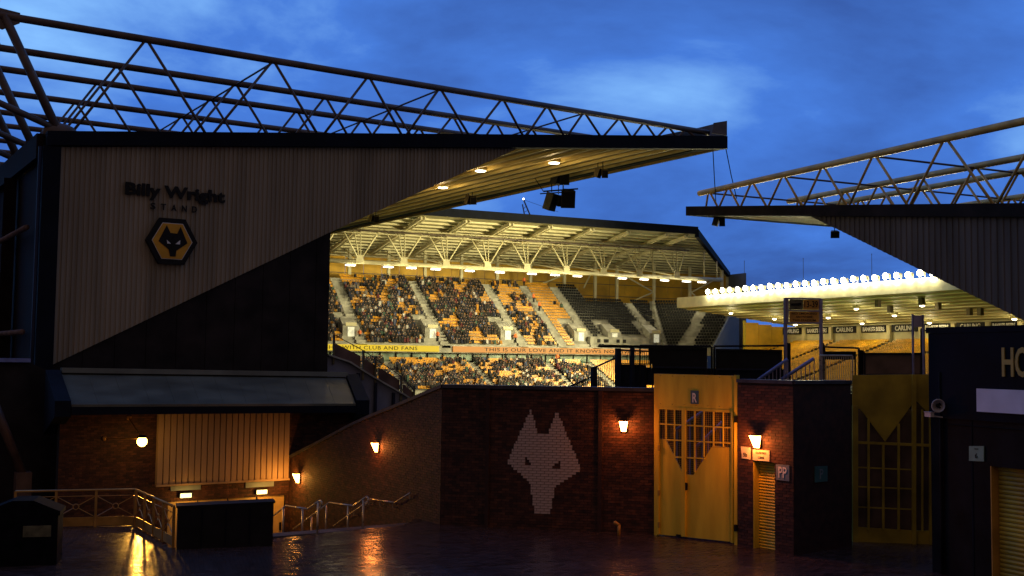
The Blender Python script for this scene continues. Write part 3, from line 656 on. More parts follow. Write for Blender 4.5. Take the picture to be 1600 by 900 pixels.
# aisles and stairway mouths
AIS = [FP(px, py, 185)[0] for px, py in ((523, 440), (645, 447), (759, 450), (818, 452), (865, 452))]
AIS = [AIS[0]-13.6] + AIS
A6 = FP(982, 478, urow(16)[0])[0]
for i, ax in enumerate(AIS + [A6]):
    top_k = NROW if i < len(AIS) else 17
    mb = MB()
    for k in range(top_k):
        n0, z0 = urow(k); mb.abox(ax-0.75, ax+0.75, n0-0.3, n0+0.1, z0-0.5, z0-RISE/2+0.28); mb.abox(ax-0.75, ax+0.75, n0+0.1, n0+0.5, z0-0.5, z0+0.04)
    mb.build('aisle_steps', 'concrete', fs)
VOM = []
for i, (px, py) in enumerate(((545, 515), (672, 522), (789, 522), (903, 528), (955, 532), (1020, 525))):
    k = 4; n0, z0 = urow(k); x = FP(px, py, n0)[0]
    VOM.append((x, 1.9))
    o = MB().hexa([(x-1.35, n0-1.2, z0-1.5), (x+1.35, n0-1.2, z0-1.5), (x+1.35, n0+2.2, z0-1.0), (x-1.35, n0+2.2, z0-1.0), (x-1.35, n0-1.2, z0+0.6), (x+1.35, n0-1.2, z0+0.6), (x+0.95, n0+2.2, z0+2.2), (x-0.95, n0+2.2, z0+2.2)]).build('stair_mouth', 'concrete', fs)
    MB().abox(x-0.55, x+0.55, n0-1.28, n0-1.22, z0-1.3, z0+0.45).build('doorway', 'white_lit', o)
    MB().abox(x-0.9, x+0.9, n0-1.3, n0-1.2, z0+0.62, z0+1.15).build('door_sign', 'cream_steel', o)
MB().abox(FP(920, 540, 170)[0], FP(1012, 545, 170)[0], 169.4, 172.0, ZU0-0.5, ZU0+1.9).build('platform_wall', 'concrete', fs)
for px in (936, 946, 949, 966, 976):
    x = FP(px, 533, 169.3)[0]; MB().abox(x-0.3, x+0.3, 169.3, 169.45, ZU0+0.9, ZU0+1.5).build('vent', 'black', fs)

# seats: one moulded seat = back + pan
def seat_geo(mb, o, fwd, side, w=0.44):
    b0 = o - fwd*0.28
    mb.hexa([b0-side*w/2+Z*0.36, b0+side*w/2+Z*0.36, b0+side*w/2-fwd*0.05+Z*0.36, b0-side*w/2-fwd*0.05+Z*0.36,
             b0-side*w/2-fwd*0.10+Z*0.80, b0+side*w/2-fwd*0.10+Z*0.80, b0+side*w/2-fwd*0.15+Z*0.80, b0-side*w/2-fwd*0.15+Z*0.80])
    mb.hexa([b0-side*w/2+Z*0.38, b0+side*w/2+Z*0.38, b0+side*w/2+fwd*0.34+Z*0.40, b0-side*w/2+fwd*0.34+Z*0.40,
             b0-side*w/2+Z*0.43, b0+side*w/2+Z*0.43, b0+side*w/2+fwd*0.34+Z*0.45, b0-side*w/2+fwd*0.34+Z*0.45])
people = []
def noise2(x, y):
    return math.sin(x*0.55+1.3)*math.sin(y*0.9+0.4)+0.6*math.sin(x*1.35-y*0.8+2.0)+0.5*math.sin(x*0.23+y*0.35)
ym = MB(); bm_ = MB(); lm = MB()
for k in range(NROW):
    n0, z0 = urow(k); x = XL+0.3
    while x < xend(k)-0.4:
        if any(abs(x-a) < 1.0 for a in AIS) or (k < 17 and abs(x-A6) < 0.95) or (k < 9 and any(abs(x-v) < q for v, q in VOM)): x += 0.5; continue
        if x > AIS[5]-1 and k < 4 and x > AIS[5]+2: x += 0.5; continue
        black = x > AIS[5]
        o = Vector((x, n0+0.45, z0))
        occ = False
        if x < AIS[4]:
            d = 0.95 if x < AIS[3] else 0.72
            occ = random.random() < (d if noise2(x, k*0.8) > -0.55 else 0.18) and not (k > 18 and x < AIS[1]+8 and random.random() < 0.8)
            if AIS[3] < x < AIS[4] and noise2(x*1.4, k) > 0.5: occ = False
        elif x < AIS[5]: occ = random.random() < 0.012
        if occ: people.append((o, Vector((0, -1, 0))))
        else: seat_geo(bm_ if black else ym, o, Vector((0, -1, 0)), Vector((1, 0, 0)))
        x += 0.5
CA = 6.5
for k in range(17):
    a, b = crange(k); L = a+0.5; z0 = ZU0+RISE*k
    while L < b-0.3:
        if abs(L-(2.6+k*0.17)) > 0.9 and not (k < 8 and abs(L-(3.6+0.1*k)) < 1.2): seat_geo(bm_, cpt(k+0.5, L, z0), -bv, rv)
        L += 0.52
for k in range(14):
    n0, z0 = lrow(k); x = XL+0.3
    while x < XSEAM+2:
        if any(abs(x-a-3.4) < 0.8 for a in AIS[:5]): x += 0.5; continue
        o = Vector((x, n0+0.45, z0))
        occ = random.random() < (0.86 if noise2(x*0.8+3, k*1.1+2) > 0.0-(0.6 if k < 7 else 0) else 0.16) and x < AIS[5]-4
        if occ: people.append((o, Vector((0, -1, 0))))
        else: seat_geo(lm, o, Vector((0, -1, 0)), Vector((1, 0, 0)))
        x += 0.5
ym.build('upper_seating', 'amber_seat', fs, kind='stuff')
bm_.build('black_seating', 'black_seat', fs, kind='stuff')
lm.build('lower_seating', 'amber_seat', fs, kind='stuff')
for ax in AIS[:5]:
    mb = MB()
    for k in range(14):
        n0, z0 = lrow(k); mb.abox(ax+3.4-0.6, ax+3.4+0.6, n0-0.25, n0+0.3, z0-0.4, z0+0.06)
    mb.build('aisle_steps', 'concrete', fs)
# the crowd: seated and standing spectators too far off to tell apart
cm = MB(); tint = []
PAL = [(0.010, 0.009, 0.009)]*11+[(0.022, 0.019, 0.018)]*6+[(0.014, 0.016, 0.032)]*3+[(0.06, 0.042, 0.03)]*3+[(0.16, 0.13, 0.10), (0.50, 0.46, 0.40), (0.06, 0.075, 0.13), (0.45, 0.2, 0.02), (0.10, 0.02, 0.02), (0.05, 0.09, 0.06), (0.15, 0.13, 0.11)]
for (o, f) in people:
    s = Vector((-f.y, f.x, 0)); c = random.choice(PAL); h = random.uniform(0.92, 1.12); lean = random.uniform(-0.08, 0.1); j = random.uniform(-0.06, 0.06)
    if random.random() < 0.07: h *= 1.38
    b = o+s*j+f*lean; n_ = len(cm.v)
    cm.hexa([b-s*0.20-f*0.18+Z*0.3, b+s*0.20-f*0.18+Z*0.3, b+s*0.19+f*0.25+Z*0.3, b-s*0.19+f*0.25+Z*0.3,
             b-s*0.24-f*0.12+Z*0.92*h, b+s*0.24-f*0.12+Z*0.92*h, b+s*0.20+f*0.10+Z*0.92*h, b-s*0.20+f*0.10+Z*0.92*h])
    tint += [c]*8
    hc = b+Z*1.08*h; r = 0.125
    cm.add([hc+Z*r*1.2, hc-Z*r*1.2, hc+s*r, hc-s*r, hc+f*r, hc-f*r], [(0, 2, 4), (0, 4, 3), (0, 3, 5), (0, 5, 2), (1, 4, 2), (1, 3, 4), (1, 5, 3), (1, 2, 5)])
    sk = random.choice([(0.40, 0.23, 0.14), (0.32, 0.18, 0.11), (0.45, 0.27, 0.18)]); hr = random.choice([(0.02, 0.015, 0.01), (0.06, 0.04, 0.02), (0.02, 0.02, 0.03), (0.12, 0.10, 0.09), (0.4, 0.18, 0.02)])
    tint += [hr, sk, sk, sk, sk, hr]
cr = cm.build('crowd', 'crowd', None)
ca = cr.data.color_attributes.new('tint', 'FLOAT_COLOR', 'POINT')
for i, c in enumerate(tint): ca.data[i].color = (*c, 1)
cr['kind'] = 'stuff'; cr['label'] = 'crowd of spectators filling the seats of the far two tier stand'; cr['category'] = 'crowd'
# stewards in orange: separate figures, each one continuous body
def steward_mesh():
    mb = MB()
    def loop(z, rx, ry, cx=0.0, k=8): return [Vector((cx+rx*math.cos(2*math.pi*i/k), ry*math.sin(2*math.pi*i/k), z)) for i in range(k)]
    def loft(ls):
        k = len(ls[0]); vs = [p for l in ls for p in l]; fs_ = [(j*k+i, j*k+(i+1) % k, (j+1)*k+(i+1) % k, (j+1)*k+i) for j in range(len(ls)-1) for i in range(k)]
        fs_ += [tuple(range(k))[::-1], tuple(range((len(ls)-1)*k, len(ls)*k))]; mb.add(vs, fs_)
    for s in (-0.1, 0.1): loft([loop(0, 0.06, 0.12, s*1.1), loop(0.08, 0.06, 0.07, s*1.1), loop(0.48, 0.075, 0.08, s), loop(0.92, 0.10, 0.11, s*0.8)])
    loft([loop(0.86, 0.17, 0.12), loop(1.1, 0.18, 0.13), loop(1.4, 0.22, 0.13), loop(1.5, 0.12, 0.09), loop(1.54, 0.055, 0.055), loop(1.58, 0.06, 0.07), loop(1.68, 0.08, 0.10), loop(1.77, 0.05, 0.07)])
    for s in (-1, 1): loft([loop(1.46, 0.06, 0.06, s*0.21), loop(1.15, 0.05, 0.05, s*0.29), loop(0.85, 0.04, 0.045, s*0.27), loop(0.77, 0.03, 0.04, s*0.26)])
    me = mb.mesh('person', None)
    for m in ('trouser', 'hi_vis', 'skin'): me.materials.append(M[m])
    for p in me.polygons:
        z = sum(me.vertices[i].co.z for i in p.vertices)/len(p.vertices); p.material_index = 0 if z < 0.84 else (2 if z > 1.55 or z < 0.80 else 1); p.use_smooth = True
    return me
sme = steward_mesh()
SW = [((557, 518), 4, 'steward in orange jacket and dark trousers beside the stair mouth nearest the sloping ramp wall'), ((678, 525), 4, 'steward in orange jacket and dark trousers at the second stair mouth along the upper tier'),
      ((799, 522), 4, 'steward in orange jacket at the stair mouth below the half empty upper block'),
      ((820, 443), 21, 'steward in orange jacket standing at the top of the empty amber block'), ((835, 468), 15, 'steward in orange jacket on the aisle beside the empty amber block, uppermost of its steps'), ((844, 480), 12, 'steward in orange jacket halfway down the aisle beside the empty amber block'),
      ((872, 560), None, 'steward in orange jacket at the back of the lower tier under the orange message board')]
for (px, py), k, lab in SW:
    if k is None: n0, z0 = 168.0, lrow(13)[1]
    else: n0, z0 = urow(k)
    x = FP(px, py, n0)[0]
    if k == 4: n0 -= 2.0; z0 = urow(1)[1]
    o = bpy.data.objects.new('person', sme); C.objects.link(o); o.location = (x, n0+0.3, z0+0.05); o.rotation_euler = (0, 0, random.uniform(-0.5, 0.5)); tag(o, lab, 'person', 'stewards in orange')

# ================================================================== long side stand with floodlights
XF, XBK = 105.0, 130.0
def LP(px, py, x=XF): p = PV(px, py, (x, 0), (0, 1)); return p.y, p.z
ss = thing('grandstand', 'low side stand of amber seats with a row of floodlights along its roof edge', 'grandstand', (118, 110, -1))
nEnd = LP(1060, 467)[0]; N_S = 40.0
zA = LP(1400, 459)[1]; zBk = LP(1400, 505, XBK)[1]; FH = 1.75
def zside(x): return zA+(zBk-zA)*(x-XF)/(XBK-XF)
MB().hexa([(XF-0.3, N_S, zA), (XF, N_S, zA), (XF, nEnd, zA), (XF-0.3, nEnd, zA), (XF-0.3, N_S, zA+FH), (XF, N_S, zA+FH), (XF, nEnd, zA+FH), (XF-0.3, nEnd, zA+FH)]).build('roof_fascia', 'cream_steel', ss)
nq = 10
for i in range(nq):
    a = XF+0.01+(XBK+1-XF)*i/nq; b = XF+(XBK+1-XF)*(i+1)/nq-0.95; c = b+0.93
    MB().hexa([(a, N_S, zside(a)), (b, N_S, zside(b)), (b, nEnd, zside(b)), (a, nEnd, zside(a)), (a, N_S, zside(a)+0.2), (b, N_S, zside(b)+0.2), (b, nEnd, zside(b)+0.2), (a, nEnd, zside(a)+0.2)]).build('soffit_panel', 'side_sheet', ss)
    MB().hexa([(b+.005, N_S, zside(b)-0.11), (c-.005, N_S, zside(b)-0.11), (c-.005, nEnd, zside(b)-0.11), (b+.005, nEnd, zside(b)-0.11), (b+.005, N_S, zside(b)+0.19), (c-.005, N_S, zside(b)+0.19), (c-.005, nEnd, zside(b)+0.19), (b+.005, nEnd, zside(b)+0.19)]).build('soffit_rib', 'side_rib', ss)
# rear wall, advertisement boards and columns
nW = LP(1226, 520, XBK)[0]
MB().abox(XBK, XBK+0.3, N_S, nW, 6, zBk-0.05).build('rear_wall', 'cream_steel', ss)
cpx = [1228, 1262, 1299.5, 1345, 1392, 1441, 1493, 1546, 1598]
# columns seen at these pixels on the rear wall
cn = [LP(x, 515, XBK)[0] for x in (1222, 1259, 1301, 1345, 1392, 1442, 1493, 1547, 1598, 1652)]
for n in cn: MB().abox(XBK-0.6, XBK-0.2, n-0.35, n+0.35, 7.5, zBk-0.35).build('column', 'cream_steel', ss)
for i in range(len(cn)-1):
    a, b = cn[i]-0.6, cn[i+1]+0.6; zc = LP(1400, 513.2, XBK)[1]
    o = MB().abox(XBK-0.45, XBK-0.35, b, a, zc-0.58, zc+0.58).build('advert_board', 'black', ss)
    text('advert_lettering', 'CARLING' if i % 2 == 0 else "BANKS'S BEERS", 'white_paint', o, (XBK-0.46, (a+b)/2, zc-0.34), (0, -1, 0), (0, 0, 1), 0.72 if i % 2 == 0 else 0.66, (a-b)*(0.72 if i % 2 == 0 else 0.88), 0.02, 0.03)
# far end wall
eW = PV(1165, 520, (0, nW), (1, 0)).x
x = eW
while x < XBK-0.2:
    x2 = min(x+2.9, XBK); MB().abox(x+0.03, x2-0.03, nW, nW+0.2, 0, zside(x2)-0.02).build('end_wall_panel', 'amber_wall', ss); x += 2.9
MB().abox(eW-0.35, eW, nW-0.1, nW+0.3, 0, zside(eW)).build('end_column', 'amber_paint', ss)
# tier
NR = 26; X0 = 108.5
def srow(k): return X0+0.8*k, 1.3+0.265*k
mb = MB()
for k in range(NR):
    x0, z0 = srow(k); mb.abox(x0, x0+0.8, N_S, nW-0.05, z0-1.0, z0)
mb.build('terrace', 'tread', ss)
proto = MB(); seat_geo(proto, Vector((0, 0, 0)), Vector((-1, 0, 0)), Vector((0, 1, 0)), 0.40)
sm = proto.mesh('seat', 'side_seat')
sa = [LP(1262, 560, 120)[0], LP(1320, 560, 120)[0]-0, LP(1395, 560, 120)[0]]
sa = [LP(1255, 545, 122)[0]]; sa += [sa[0]-13, sa[0]-26, sa[0]-39, sa[0]+12]
cand = []
for k in range(NR):
    x0, z0 = srow(k); y = N_S+8
    while y < nW-0.6:
        if not any(abs(y-a) < 0.75 for a in sa): cand.append(Vector((x0+0.42, y, z0)))
        y += 0.5
vis = []
for p in cand:
    qx, qy = proj(p+Z*0.6)
    if 1290 < qx < 1448 and 522 < qy < 590: vis.append(((p-CAMP).length, p))
vis.sort(key=lambda a: a[0]); near = set(id(p) for _, p in vis[:300])
r0 = ss.location
smb = MB()
for p in cand:
    if id(p) in near: share('seat', sm, ss, p-r0)
    else: seat_geo(smb, p, Vector((-1, 0, 0)), Vector((0, 1, 0)), 0.40)
smb.build('seating', 'side_seat', ss, kind='stuff')
for a in sa:
    mb = MB()
    for k in range(NR):
        x0, z0 = srow(k); mb.abox(x0-0.25, x0+0.25, a-0.55, a+0.55, z0-0.4, z0+0.05)
    mb.build('aisle_steps', 'concrete', ss)
# small lamps under the roof
for (px, py) in ((1243, 507), (1294, 496), (1338, 482), (1397.5, 492.5), (1441, 477), (1347, 505), (1452, 504), (1585, 498), (1142, 489), (1210, 498)):
    d = ray(px, py); sl = (zBk-zA)/(XBK-XF); nrm = Vector((-sl, 0, 1)); p0 = Vector((XF, 0, zA-0.45)); q = CAMP+d*((p0-CAMP).dot(nrm)/d.dot(nrm))
    o = MB().abox(q.x-0.25, q.x+0.25, q.y-0.45, q.y+0.45, q.z, q.z+0.5).build('roof_lamp', 'cream_steel', ss)
    MB().ball(q-Z*0.08, 0.28, 10, 6, (1, 1.4, 0.5)).build('lamp_lens', 'lamp_down', o, smooth=True)
    light('POINT', q-Z*1.3, 260, (1, 0.86, 0.45), o, shadow_soft_size=0.3)
for (px, py) in ((1372, 474), (1440, 471), (1466, 478), (1515, 487), (1532, 487), (1391, 483)):
    d = ray(px, py); q = CAMP+d*((p0-CAMP).dot(nrm)/d.dot(nrm))
    MB().abox(q.x-0.3, q.x+0.3, q.y-0.3, q.y+0.3, q.z-0.5, q.z+0.6).build('roof_speaker', 'speaker_tan', ss)
# floodlights on the roof edge
def flood(first=False):
    o = thing('floodlight', 'lit floodlight on the side stand roof edge, one of the long row', 'floodlight', (0, 0, 0), 0, 'floodlights along the side stand roof')
    MB().hexa([(-0.25, -0.38, -0.3), (0.35, -0.26, -0.2), (0.35, 0.26, -0.2), (-0.25, 0.38, -0.3), (-0.42, -0.38, 0.32), (0.30, -0.26, 0.28), (0.30, 0.26, 0.28), (-0.42, 0.38, 0.32)]).build('housing', 'cream_steel', o, local=True)
    MB().ball((-0.46, 0, 0), 0.40, 14, 10, (0.42, 1, 1)).build('lamp_lens', 'lamp_flood', o, local=True, smooth=True)
    MB().abox(-0.05, 0.05, -0.45, -0.39, -0.55, 0.1).abox(-0.05, 0.05, 0.39, 0.45, -0.55, 0.1).build('bracket', 'cream_steel', o, local=True)
    l = bpy.data.lights.new('flood_light', 'SPOT'); l.energy = 12000; l.color = (1.0, 0.88, 0.48); l.spot_size = math.radians(165); l.spot_blend = 0.7; l.shadow_soft_size = 0.4
    lo_ = bpy.data.objects.new('flood_light', l); C.objects.link(lo_); lo_.parent = o; lo_.location = (-0.72, 0, 0); lo_.rotation_euler = Vector((-1, 0.12, -0.30)).to_track_quat('-Z', 'Y').to_euler()
    l2 = bpy.data.lights.new('flood_spill', 'POINT'); l2.energy = 150; l2.color = (1.0, 0.93, 0.6); l2.shadow_soft_size = 0.2
    lq = bpy.data.objects.new('flood_spill', l2); C.objects.link(lq); lq.parent = o; lq.location = (-0.62, 0, -0.6)
    return o
f0 = flood(); n1 = LP(1461.6, 445)[0]; step = (LP(1234, 460)[0]-n1)/14.0
for i in range(27):
    y = n1+step*i
    if y > nEnd-8: break
    if i == 0: f0.location = (XF-0.15, y, zA+FH+0.55)
    else: dup(f0, (XF-0.15, y, zA+FH+0.55+0.06*math.sin(i*2.1)), 0.10*math.sin(i*1.7))

# ================================================================== far away things
g1_, g2_ = FP(1117, 545, 215), FP(1144, 490, 215)
gb = thing('building', 'grey flat roofed block between the far stand and the side stand', 'building', (g1_[0], 215, -3))
gx0, gx1 = FP(1112, 540, 215)[0], FP(1153, 540, 215)[0]; gz = FP(1140, 507, 215)[1]
MB().abox(gx0, gx1, 215, 228, -3, gz).build('wall', 'grey_far', gb)
MB().abox(gx0, FP(1143, 500, 217)[0], 217, 226, gz, FP(1138, 492, 217)[1]).build('roof_block', 'grey_far', gb)
for i in range(3): MB().abox(gx1-1.9, gx1-0.3, 214.9, 214.98, gz-2.0-2.4*i, gz-1.2-2.4*i).build('window', 'black', gb)
MB().ball((gx1-1.2, 214.8, FP(1147, 527, 215)[1]), 0.22, 8, 5).build('wall_lamp', 'lamp_white', gb)
for (px, y0, y1) in ((1163, 452, 408), (1255, 458, 404), (1362, 440, 397)):
    p = PV(px, y1, (0, 175+(1362-px)*0.1), (1, 0)); q = Vector((p.x, p.y, -3))
    o = thing('mast_pole', {1163: 'thin pole behind the floodlights nearest the far stand', 1255: 'thin pole behind the floodlights above the two post sign', 1362: 'thin pole behind the floodlights nearest the grey gable'}[px], 'pole', q, 0, 'thin poles behind the side stand')
    MB().tube(q, p, 0.11, 8, 0.05).build('shaft', 'plate_grey', o, smooth=True); MB().ball(p, 0.1, 8, 5).build('finial', 'plate_grey', o)
# distant crane
cp = PV(818, 312, (0, 420), (1, 0)); cb = Vector((cp.x+1, cp.y, -3))
cn_ = thing('tower_crane', 'pale distant crane jib with a lamp behind the far stand roof', 'crane', cb)
MB().tube(cb, Vector((cb.x, cb.y, cp.z-9)), 0.9, 6).build('mast', 'plate_grey', cn_)
jb = PV(832, 345, (0, 420), (1, 0)); MB().bar(cp, jb, 0.45).bar(cp+Vector((-0.5, 0, -2)), jb+Vector((-3.3, 0, 0)), 0.4).build('jib', 'plate_grey', cn_)
for q in (0.3, 0.5, 0.7, 0.9): MB().bar(cp.lerp(jb, q), (cp+Vector((-0.5, 0, -2))).lerp(jb+Vector((-3.3, 0, 0)), q), 0.2).build('lattice', 'plate_grey', cn_)
MB().tube(cp, PV(872, 331, (0, 420), (1, 0)), 0.08, 5).build('cable', 'plate_grey', cn_)
MB().ball(cp+Z*0.3, 0.4, 8, 6).build('beacon', 'lamp_down', cn_)
# ================================================================== brick walls
BL, BH, MJ = 0.225, 0.075, 0.010
def brick_mesh(m, L=BL-MJ, H=BH-MJ, D=0.03):
    return MB().abox(-L/2, L/2, -D/2, D/2, -H/2, H/2).mesh('brick', m)
BM = {m: brick_mesh(m) for m in ('brick_a', 'brick_b', 'brick_c')}
def clip(a, b, cuts):
    out = [(a, b)]
    for (c, d) in cuts:
        nx = []
        for (p, q) in out:
            if d <= p or c >= q: nx.append((p, q)); continue
            if c > p: nx.append((p, c))
            if d < q: nx.append((d, q))
        out = nx
    return [(p, q) for p, q in out if q-p > 0.03]
def bricks(parent, p0, p1, z0, ztop, spots=(), nsolo=100, holes=(), white=None, proud=0.013):
    """courses of bricks on the camera side of the line p0 -> p1; spots = (s, z) where single bricks show best"""
    p0 = Vector((p0[0], p0[1], 0)); p1 = Vector((p1[0], p1[1], 0)); d = (p1-p0); Ln = d.length; d.normalize(); n = Vector((d.y, -d.x, 0)); ang = math.atan2(d.y, d.x)
    full = []; rest = {m: MB() for m in BM}; off = Vector(parent.location); c = 0; z = z0
    rnd = random.Random(int(Ln*100))
    zmax = max(ztop(0), ztop(Ln), ztop(Ln/2))
    while z+BH <= zmax+0.001:
        zc = z+BH/2; s = -BL/2*(c % 2); cuts = [(a, b) for (a, b, za, zb) in holes if za < zc < zb]
        wsp = white(zc) if white else []
        while s < Ln:
            a, b = max(s, 0)+MJ/2, min(s+BL, Ln)-MJ/2; s += BL
            if b-a < 0.04 or ztop((a+b)/2) < z+BH*0.7: continue
            for (p, q) in clip(a, b, cuts+[(x-MJ/2, y+MJ/2) for x, y in wsp]):
                m = rnd.choice(('brick_a', 'brick_a', 'brick_b', 'brick_c')); cc = p0+d*((p+q)/2)+n*(proud-0.015+rnd.uniform(-0.003, 0.003))+Z*zc
                if q-p > BL-MJ-0.002 and spots: full.append((min((((p+q)/2-u)**2+(zc-v)**2) for u, v in spots), cc, m))
                else: rest[m].box(cc, d*(q-p), n*0.03, Z*(BH-MJ))
            for (wa, wb) in wsp:                              # pale bricks of the picture in the wall
                p, q = max(a, wa), min(b, wb)
                if q-p > 0.03:
                    o = MB().box((0, 0, 0), (q-p, 0, 0), (0, 0.03, 0), (0, 0, BH-MJ)).mesh('brick', 'brick_white')
                    share('brick', o, parent, p0+d*((p+q)/2)+n*(proud-0.009)+Z*zc-off, (0, 0, ang))
        z += BH; c += 1
    full.sort(key=lambda a: a[0])
    for i, (_, cc, m) in enumerate(full):
        if i < nsolo: share('brick', BM[m], parent, cc-off, (0, 0, ang))
        else: rest[m].box(cc, d*(BL-MJ), n*0.03, Z*(BH-MJ))
    for m in rest:
        if rest[m].v: rest[m].build('brickwork', m, parent, kind='stuff')
def wall_lamp(loc, out, label, matn, power, col, sc=1.0):
    """wedge shaped bulkhead lamp: wide lens at the top, narrowing downwards"""
    out = Vector((out[0], out[1], 0)).normalized(); ang = math.atan2(out.y, out.x)+math.pi/2
    o = thing('wall_lamp', label, 'lamp', loc, ang, 'wedge lamps on the brick walls')
    sc *= 0.82; w, h, d = 0.135*sc, 0.17*sc, 0.22*sc
    MB().abox(-w*0.8, w*0.8, -0.025, 0.005, -h*1.05, h*1.15).build('back_plate', 'black', o, local=True)
    MB().hexa([(-w*0.55, -d*0.35, -h), (w*0.55, -d*0.35, -h), (w*0.6, -0.027, -h), (-w*0.6, -0.027, -h), (-w, -d, h), (w, -d, h), (w, -0.027, h), (-w, -0.027, h)]).build('lens', matn, o, local=True)
    MB().abox(-w*1.05, w*1.05, -d*1.05, -0.026, h+0.004, h+0.03).build('cap', 'black', o, local=True)
    light('POINT', (0, 0, 0), power, col, None, shadow_soft_size=0.06)
    l = C.objects[-1]; l.parent = o; l.location = (0, -d*1.45, 0.0)
    return o
ORG = (1.0, 0.24, 0.035)

# ------------------------------------------------------------------ wall with the wolf head
def W(px, py): return PV(px, py, wB, wdir)
K = W(690, 700); J = PV(452, 745, OB+V8*WALL_V, U8)
K0, E0 = Vector((K.x, K.y, 0)), Vector((wE.x, wE.y, 0)); J0 = Vector((J.x, J.y, 0))
LWall = (E0-K0).length; ZW = W(860, 609)[2]
ww = thing('brick_wall', 'dark brick wall with a pale brick wolf head, wall lamp at its gate end', 'wall', (K0+E0)/2)
MB().prism([K0-Z*0.3, E0-Z*0.3, E0+Z*ZW, K0+Z*ZW], -wn_*0.4).build('wall_core', 'mortar', ww)
MB().prism([K0+wn_*0.06+Z*(ZW+0.002), E0+wn_*0.06+Z*(ZW+0.002), E0+wn_*0.06+Z*(ZW+0.10), K0+wn_*0.06+Z*(ZW+0.10)], -wn_*0.52).build('coping', 'coping', ww)
wolf = [(829.4, 638.6), (840.4, 677), (856.8, 677.7), (869.8, 640.7), (907.4, 729.6), (906, 735), (867.8, 760.8), (858.8, 804), (835.8, 802), (828.2, 754.4), (792.4, 721.7)]
eyes = [[(821.3, 713.5), (832.5, 726.3), (821.3, 726.3)], [(875, 718.6), (875, 731.4), (863.2, 730)]]
def sz(px, py): p = W(px, py); return ((Vector((p.x, p.y, 0))-K0).dot(wdir), p.z)
wsz = [sz(*p) for p in wolf]; esz = [[sz(*p) for p in e] for e in eyes]
def spans(poly, z):
    xs = []
    for (a, b), (c, d) in zip(poly, poly[1:]+poly[:1]):
        if (b <= z) != (d <= z): xs.append(a+(c-a)*(z-b)/(d-b))
    xs.sort(); return list(zip(xs[::2], xs[1::2]))
def white(z):
    q = spans(wsz, z); e = [s for p in esz for s in spans(p, z)]; r = []
    for a, b in q: r += clip(a, b, e)
    q2 = lambda v: round(v/0.05625)*0.05625
    return [(q2(a), q2(b)) for a, b in r if q2(b)-q2(a) > 0.04]
ls = sz(975, 665)
bricks(ww, K0, E0, 0.0, lambda s: ZW, [ls], 120, (), white)
# slight piers that divide the wall
for px in (762, 938):
    s = sz(px, 700)[0]; c = K0+wdir*s
    MB().box(c+wn_*0.035+Z*(ZW/2), wdir*0.11, wn_*0.06, Z*ZW).build('pier', 'brick_b', ww)
lp = W(975, 666); wall_lamp(lp+wn_*0.05, wn_, 'lit wedge lamp between the pale wolf head and the tall amber gate', 'lamp_red', 30, ORG)

# ------------------------------------------------------------------ wall falling away beside the stairs
sd = (J0-K0).normalized(); sn = Vector((-sd.y, sd.x, 0)); L2 = (J0-K0).length
if sn.dot(CAMP-K0) < 0: sn = -sn
def W2(px, py, off=0.0): return PV(px, py, K0+sn*off, sd)
prof = [(s_, W2(px, py).z) for (px, py) in ((452, 716), (500, 692), (545, 668), (575, 654), (620, 636), (660, 619), (690, 608)) for s_ in ((W2(px, py)-J0).dot(-sd),)]
prof[0] = (0.0, prof[0][1]); prof[-1] = (L2, ZW)
def ptop(s):
    for (a, za), (b, zb) in zip(prof[:-1], prof[1:]):
        if s <= b: return za+(zb-za)*(s-a)/(b-a)
    return prof[-1][1]
sw = thing('brick_wall', 'brick wall with stepped down sloping top beside the stair handrails', 'wall', (J0+K0)/2+Z*LOWZ)
MB().prism([J0+Z*(LOWZ-0.3), K0+Z*(LOWZ-0.3)]+[J0-sd*s+Z*(z) for s, z in prof[::-1]], -sn*0.4).build('wall_core', 'mortar', sw)
for (a, za), (b, zb) in zip(prof[:-1], prof[1:]):
    MB().prism([J0-sd*a+sn*0.06+Z*(za+.002), J0-sd*b+sn*0.06+Z*(zb+.002), J0-sd*b+sn*0.06+Z*(zb+0.1), J0-sd*a+sn*0.06+Z*(za+0.1)], -sn*0.5).build('coping', 'coping', sw)
la, lb = W2(592, 699), W2(469, 747)
bricks(sw, J0, K0, LOWZ, ptop, [((la-J0).dot(-sd), la.z), ((lb-J0).dot(-sd), lb.z)], 240)
wall_lamp(la+sn*0.05, sn, 'lit wedge lamp on the brick wall above the stair handrails', 'lamp_red', 18, ORG)
wall_lamp(lb+sn*0.05, sn, 'lit wedge lamp on brick at the foot of the stairs beside the ribbed panel', 'lamp_warm', 40, (1.0, 0.40, 0.05), 1.15)
# stairs down to the doors
st = MB(); ns = 16; s0 = (W2(655, 815)-K0).dot(sd)
for i in range(ns):
    z1 = -(i+1)*(-LOWZ/ns); a = s0+(L2-1.5-s0)*i/ns; b = s0+(L2-1.5-s0)*(i+1)/ns
    q = [K0+sd*a+sn*0.02, K0+sd*b+sn*0.02, K0+sd*b+sn*5.5, K0+sd*a+sn*5.5]
    if i < ns-1: st.hexa([p+Z*(LOWZ-0.2) for p in q]+[p+Z*z1 for p in q])
so = struct('steps', st, 'concrete_dark')
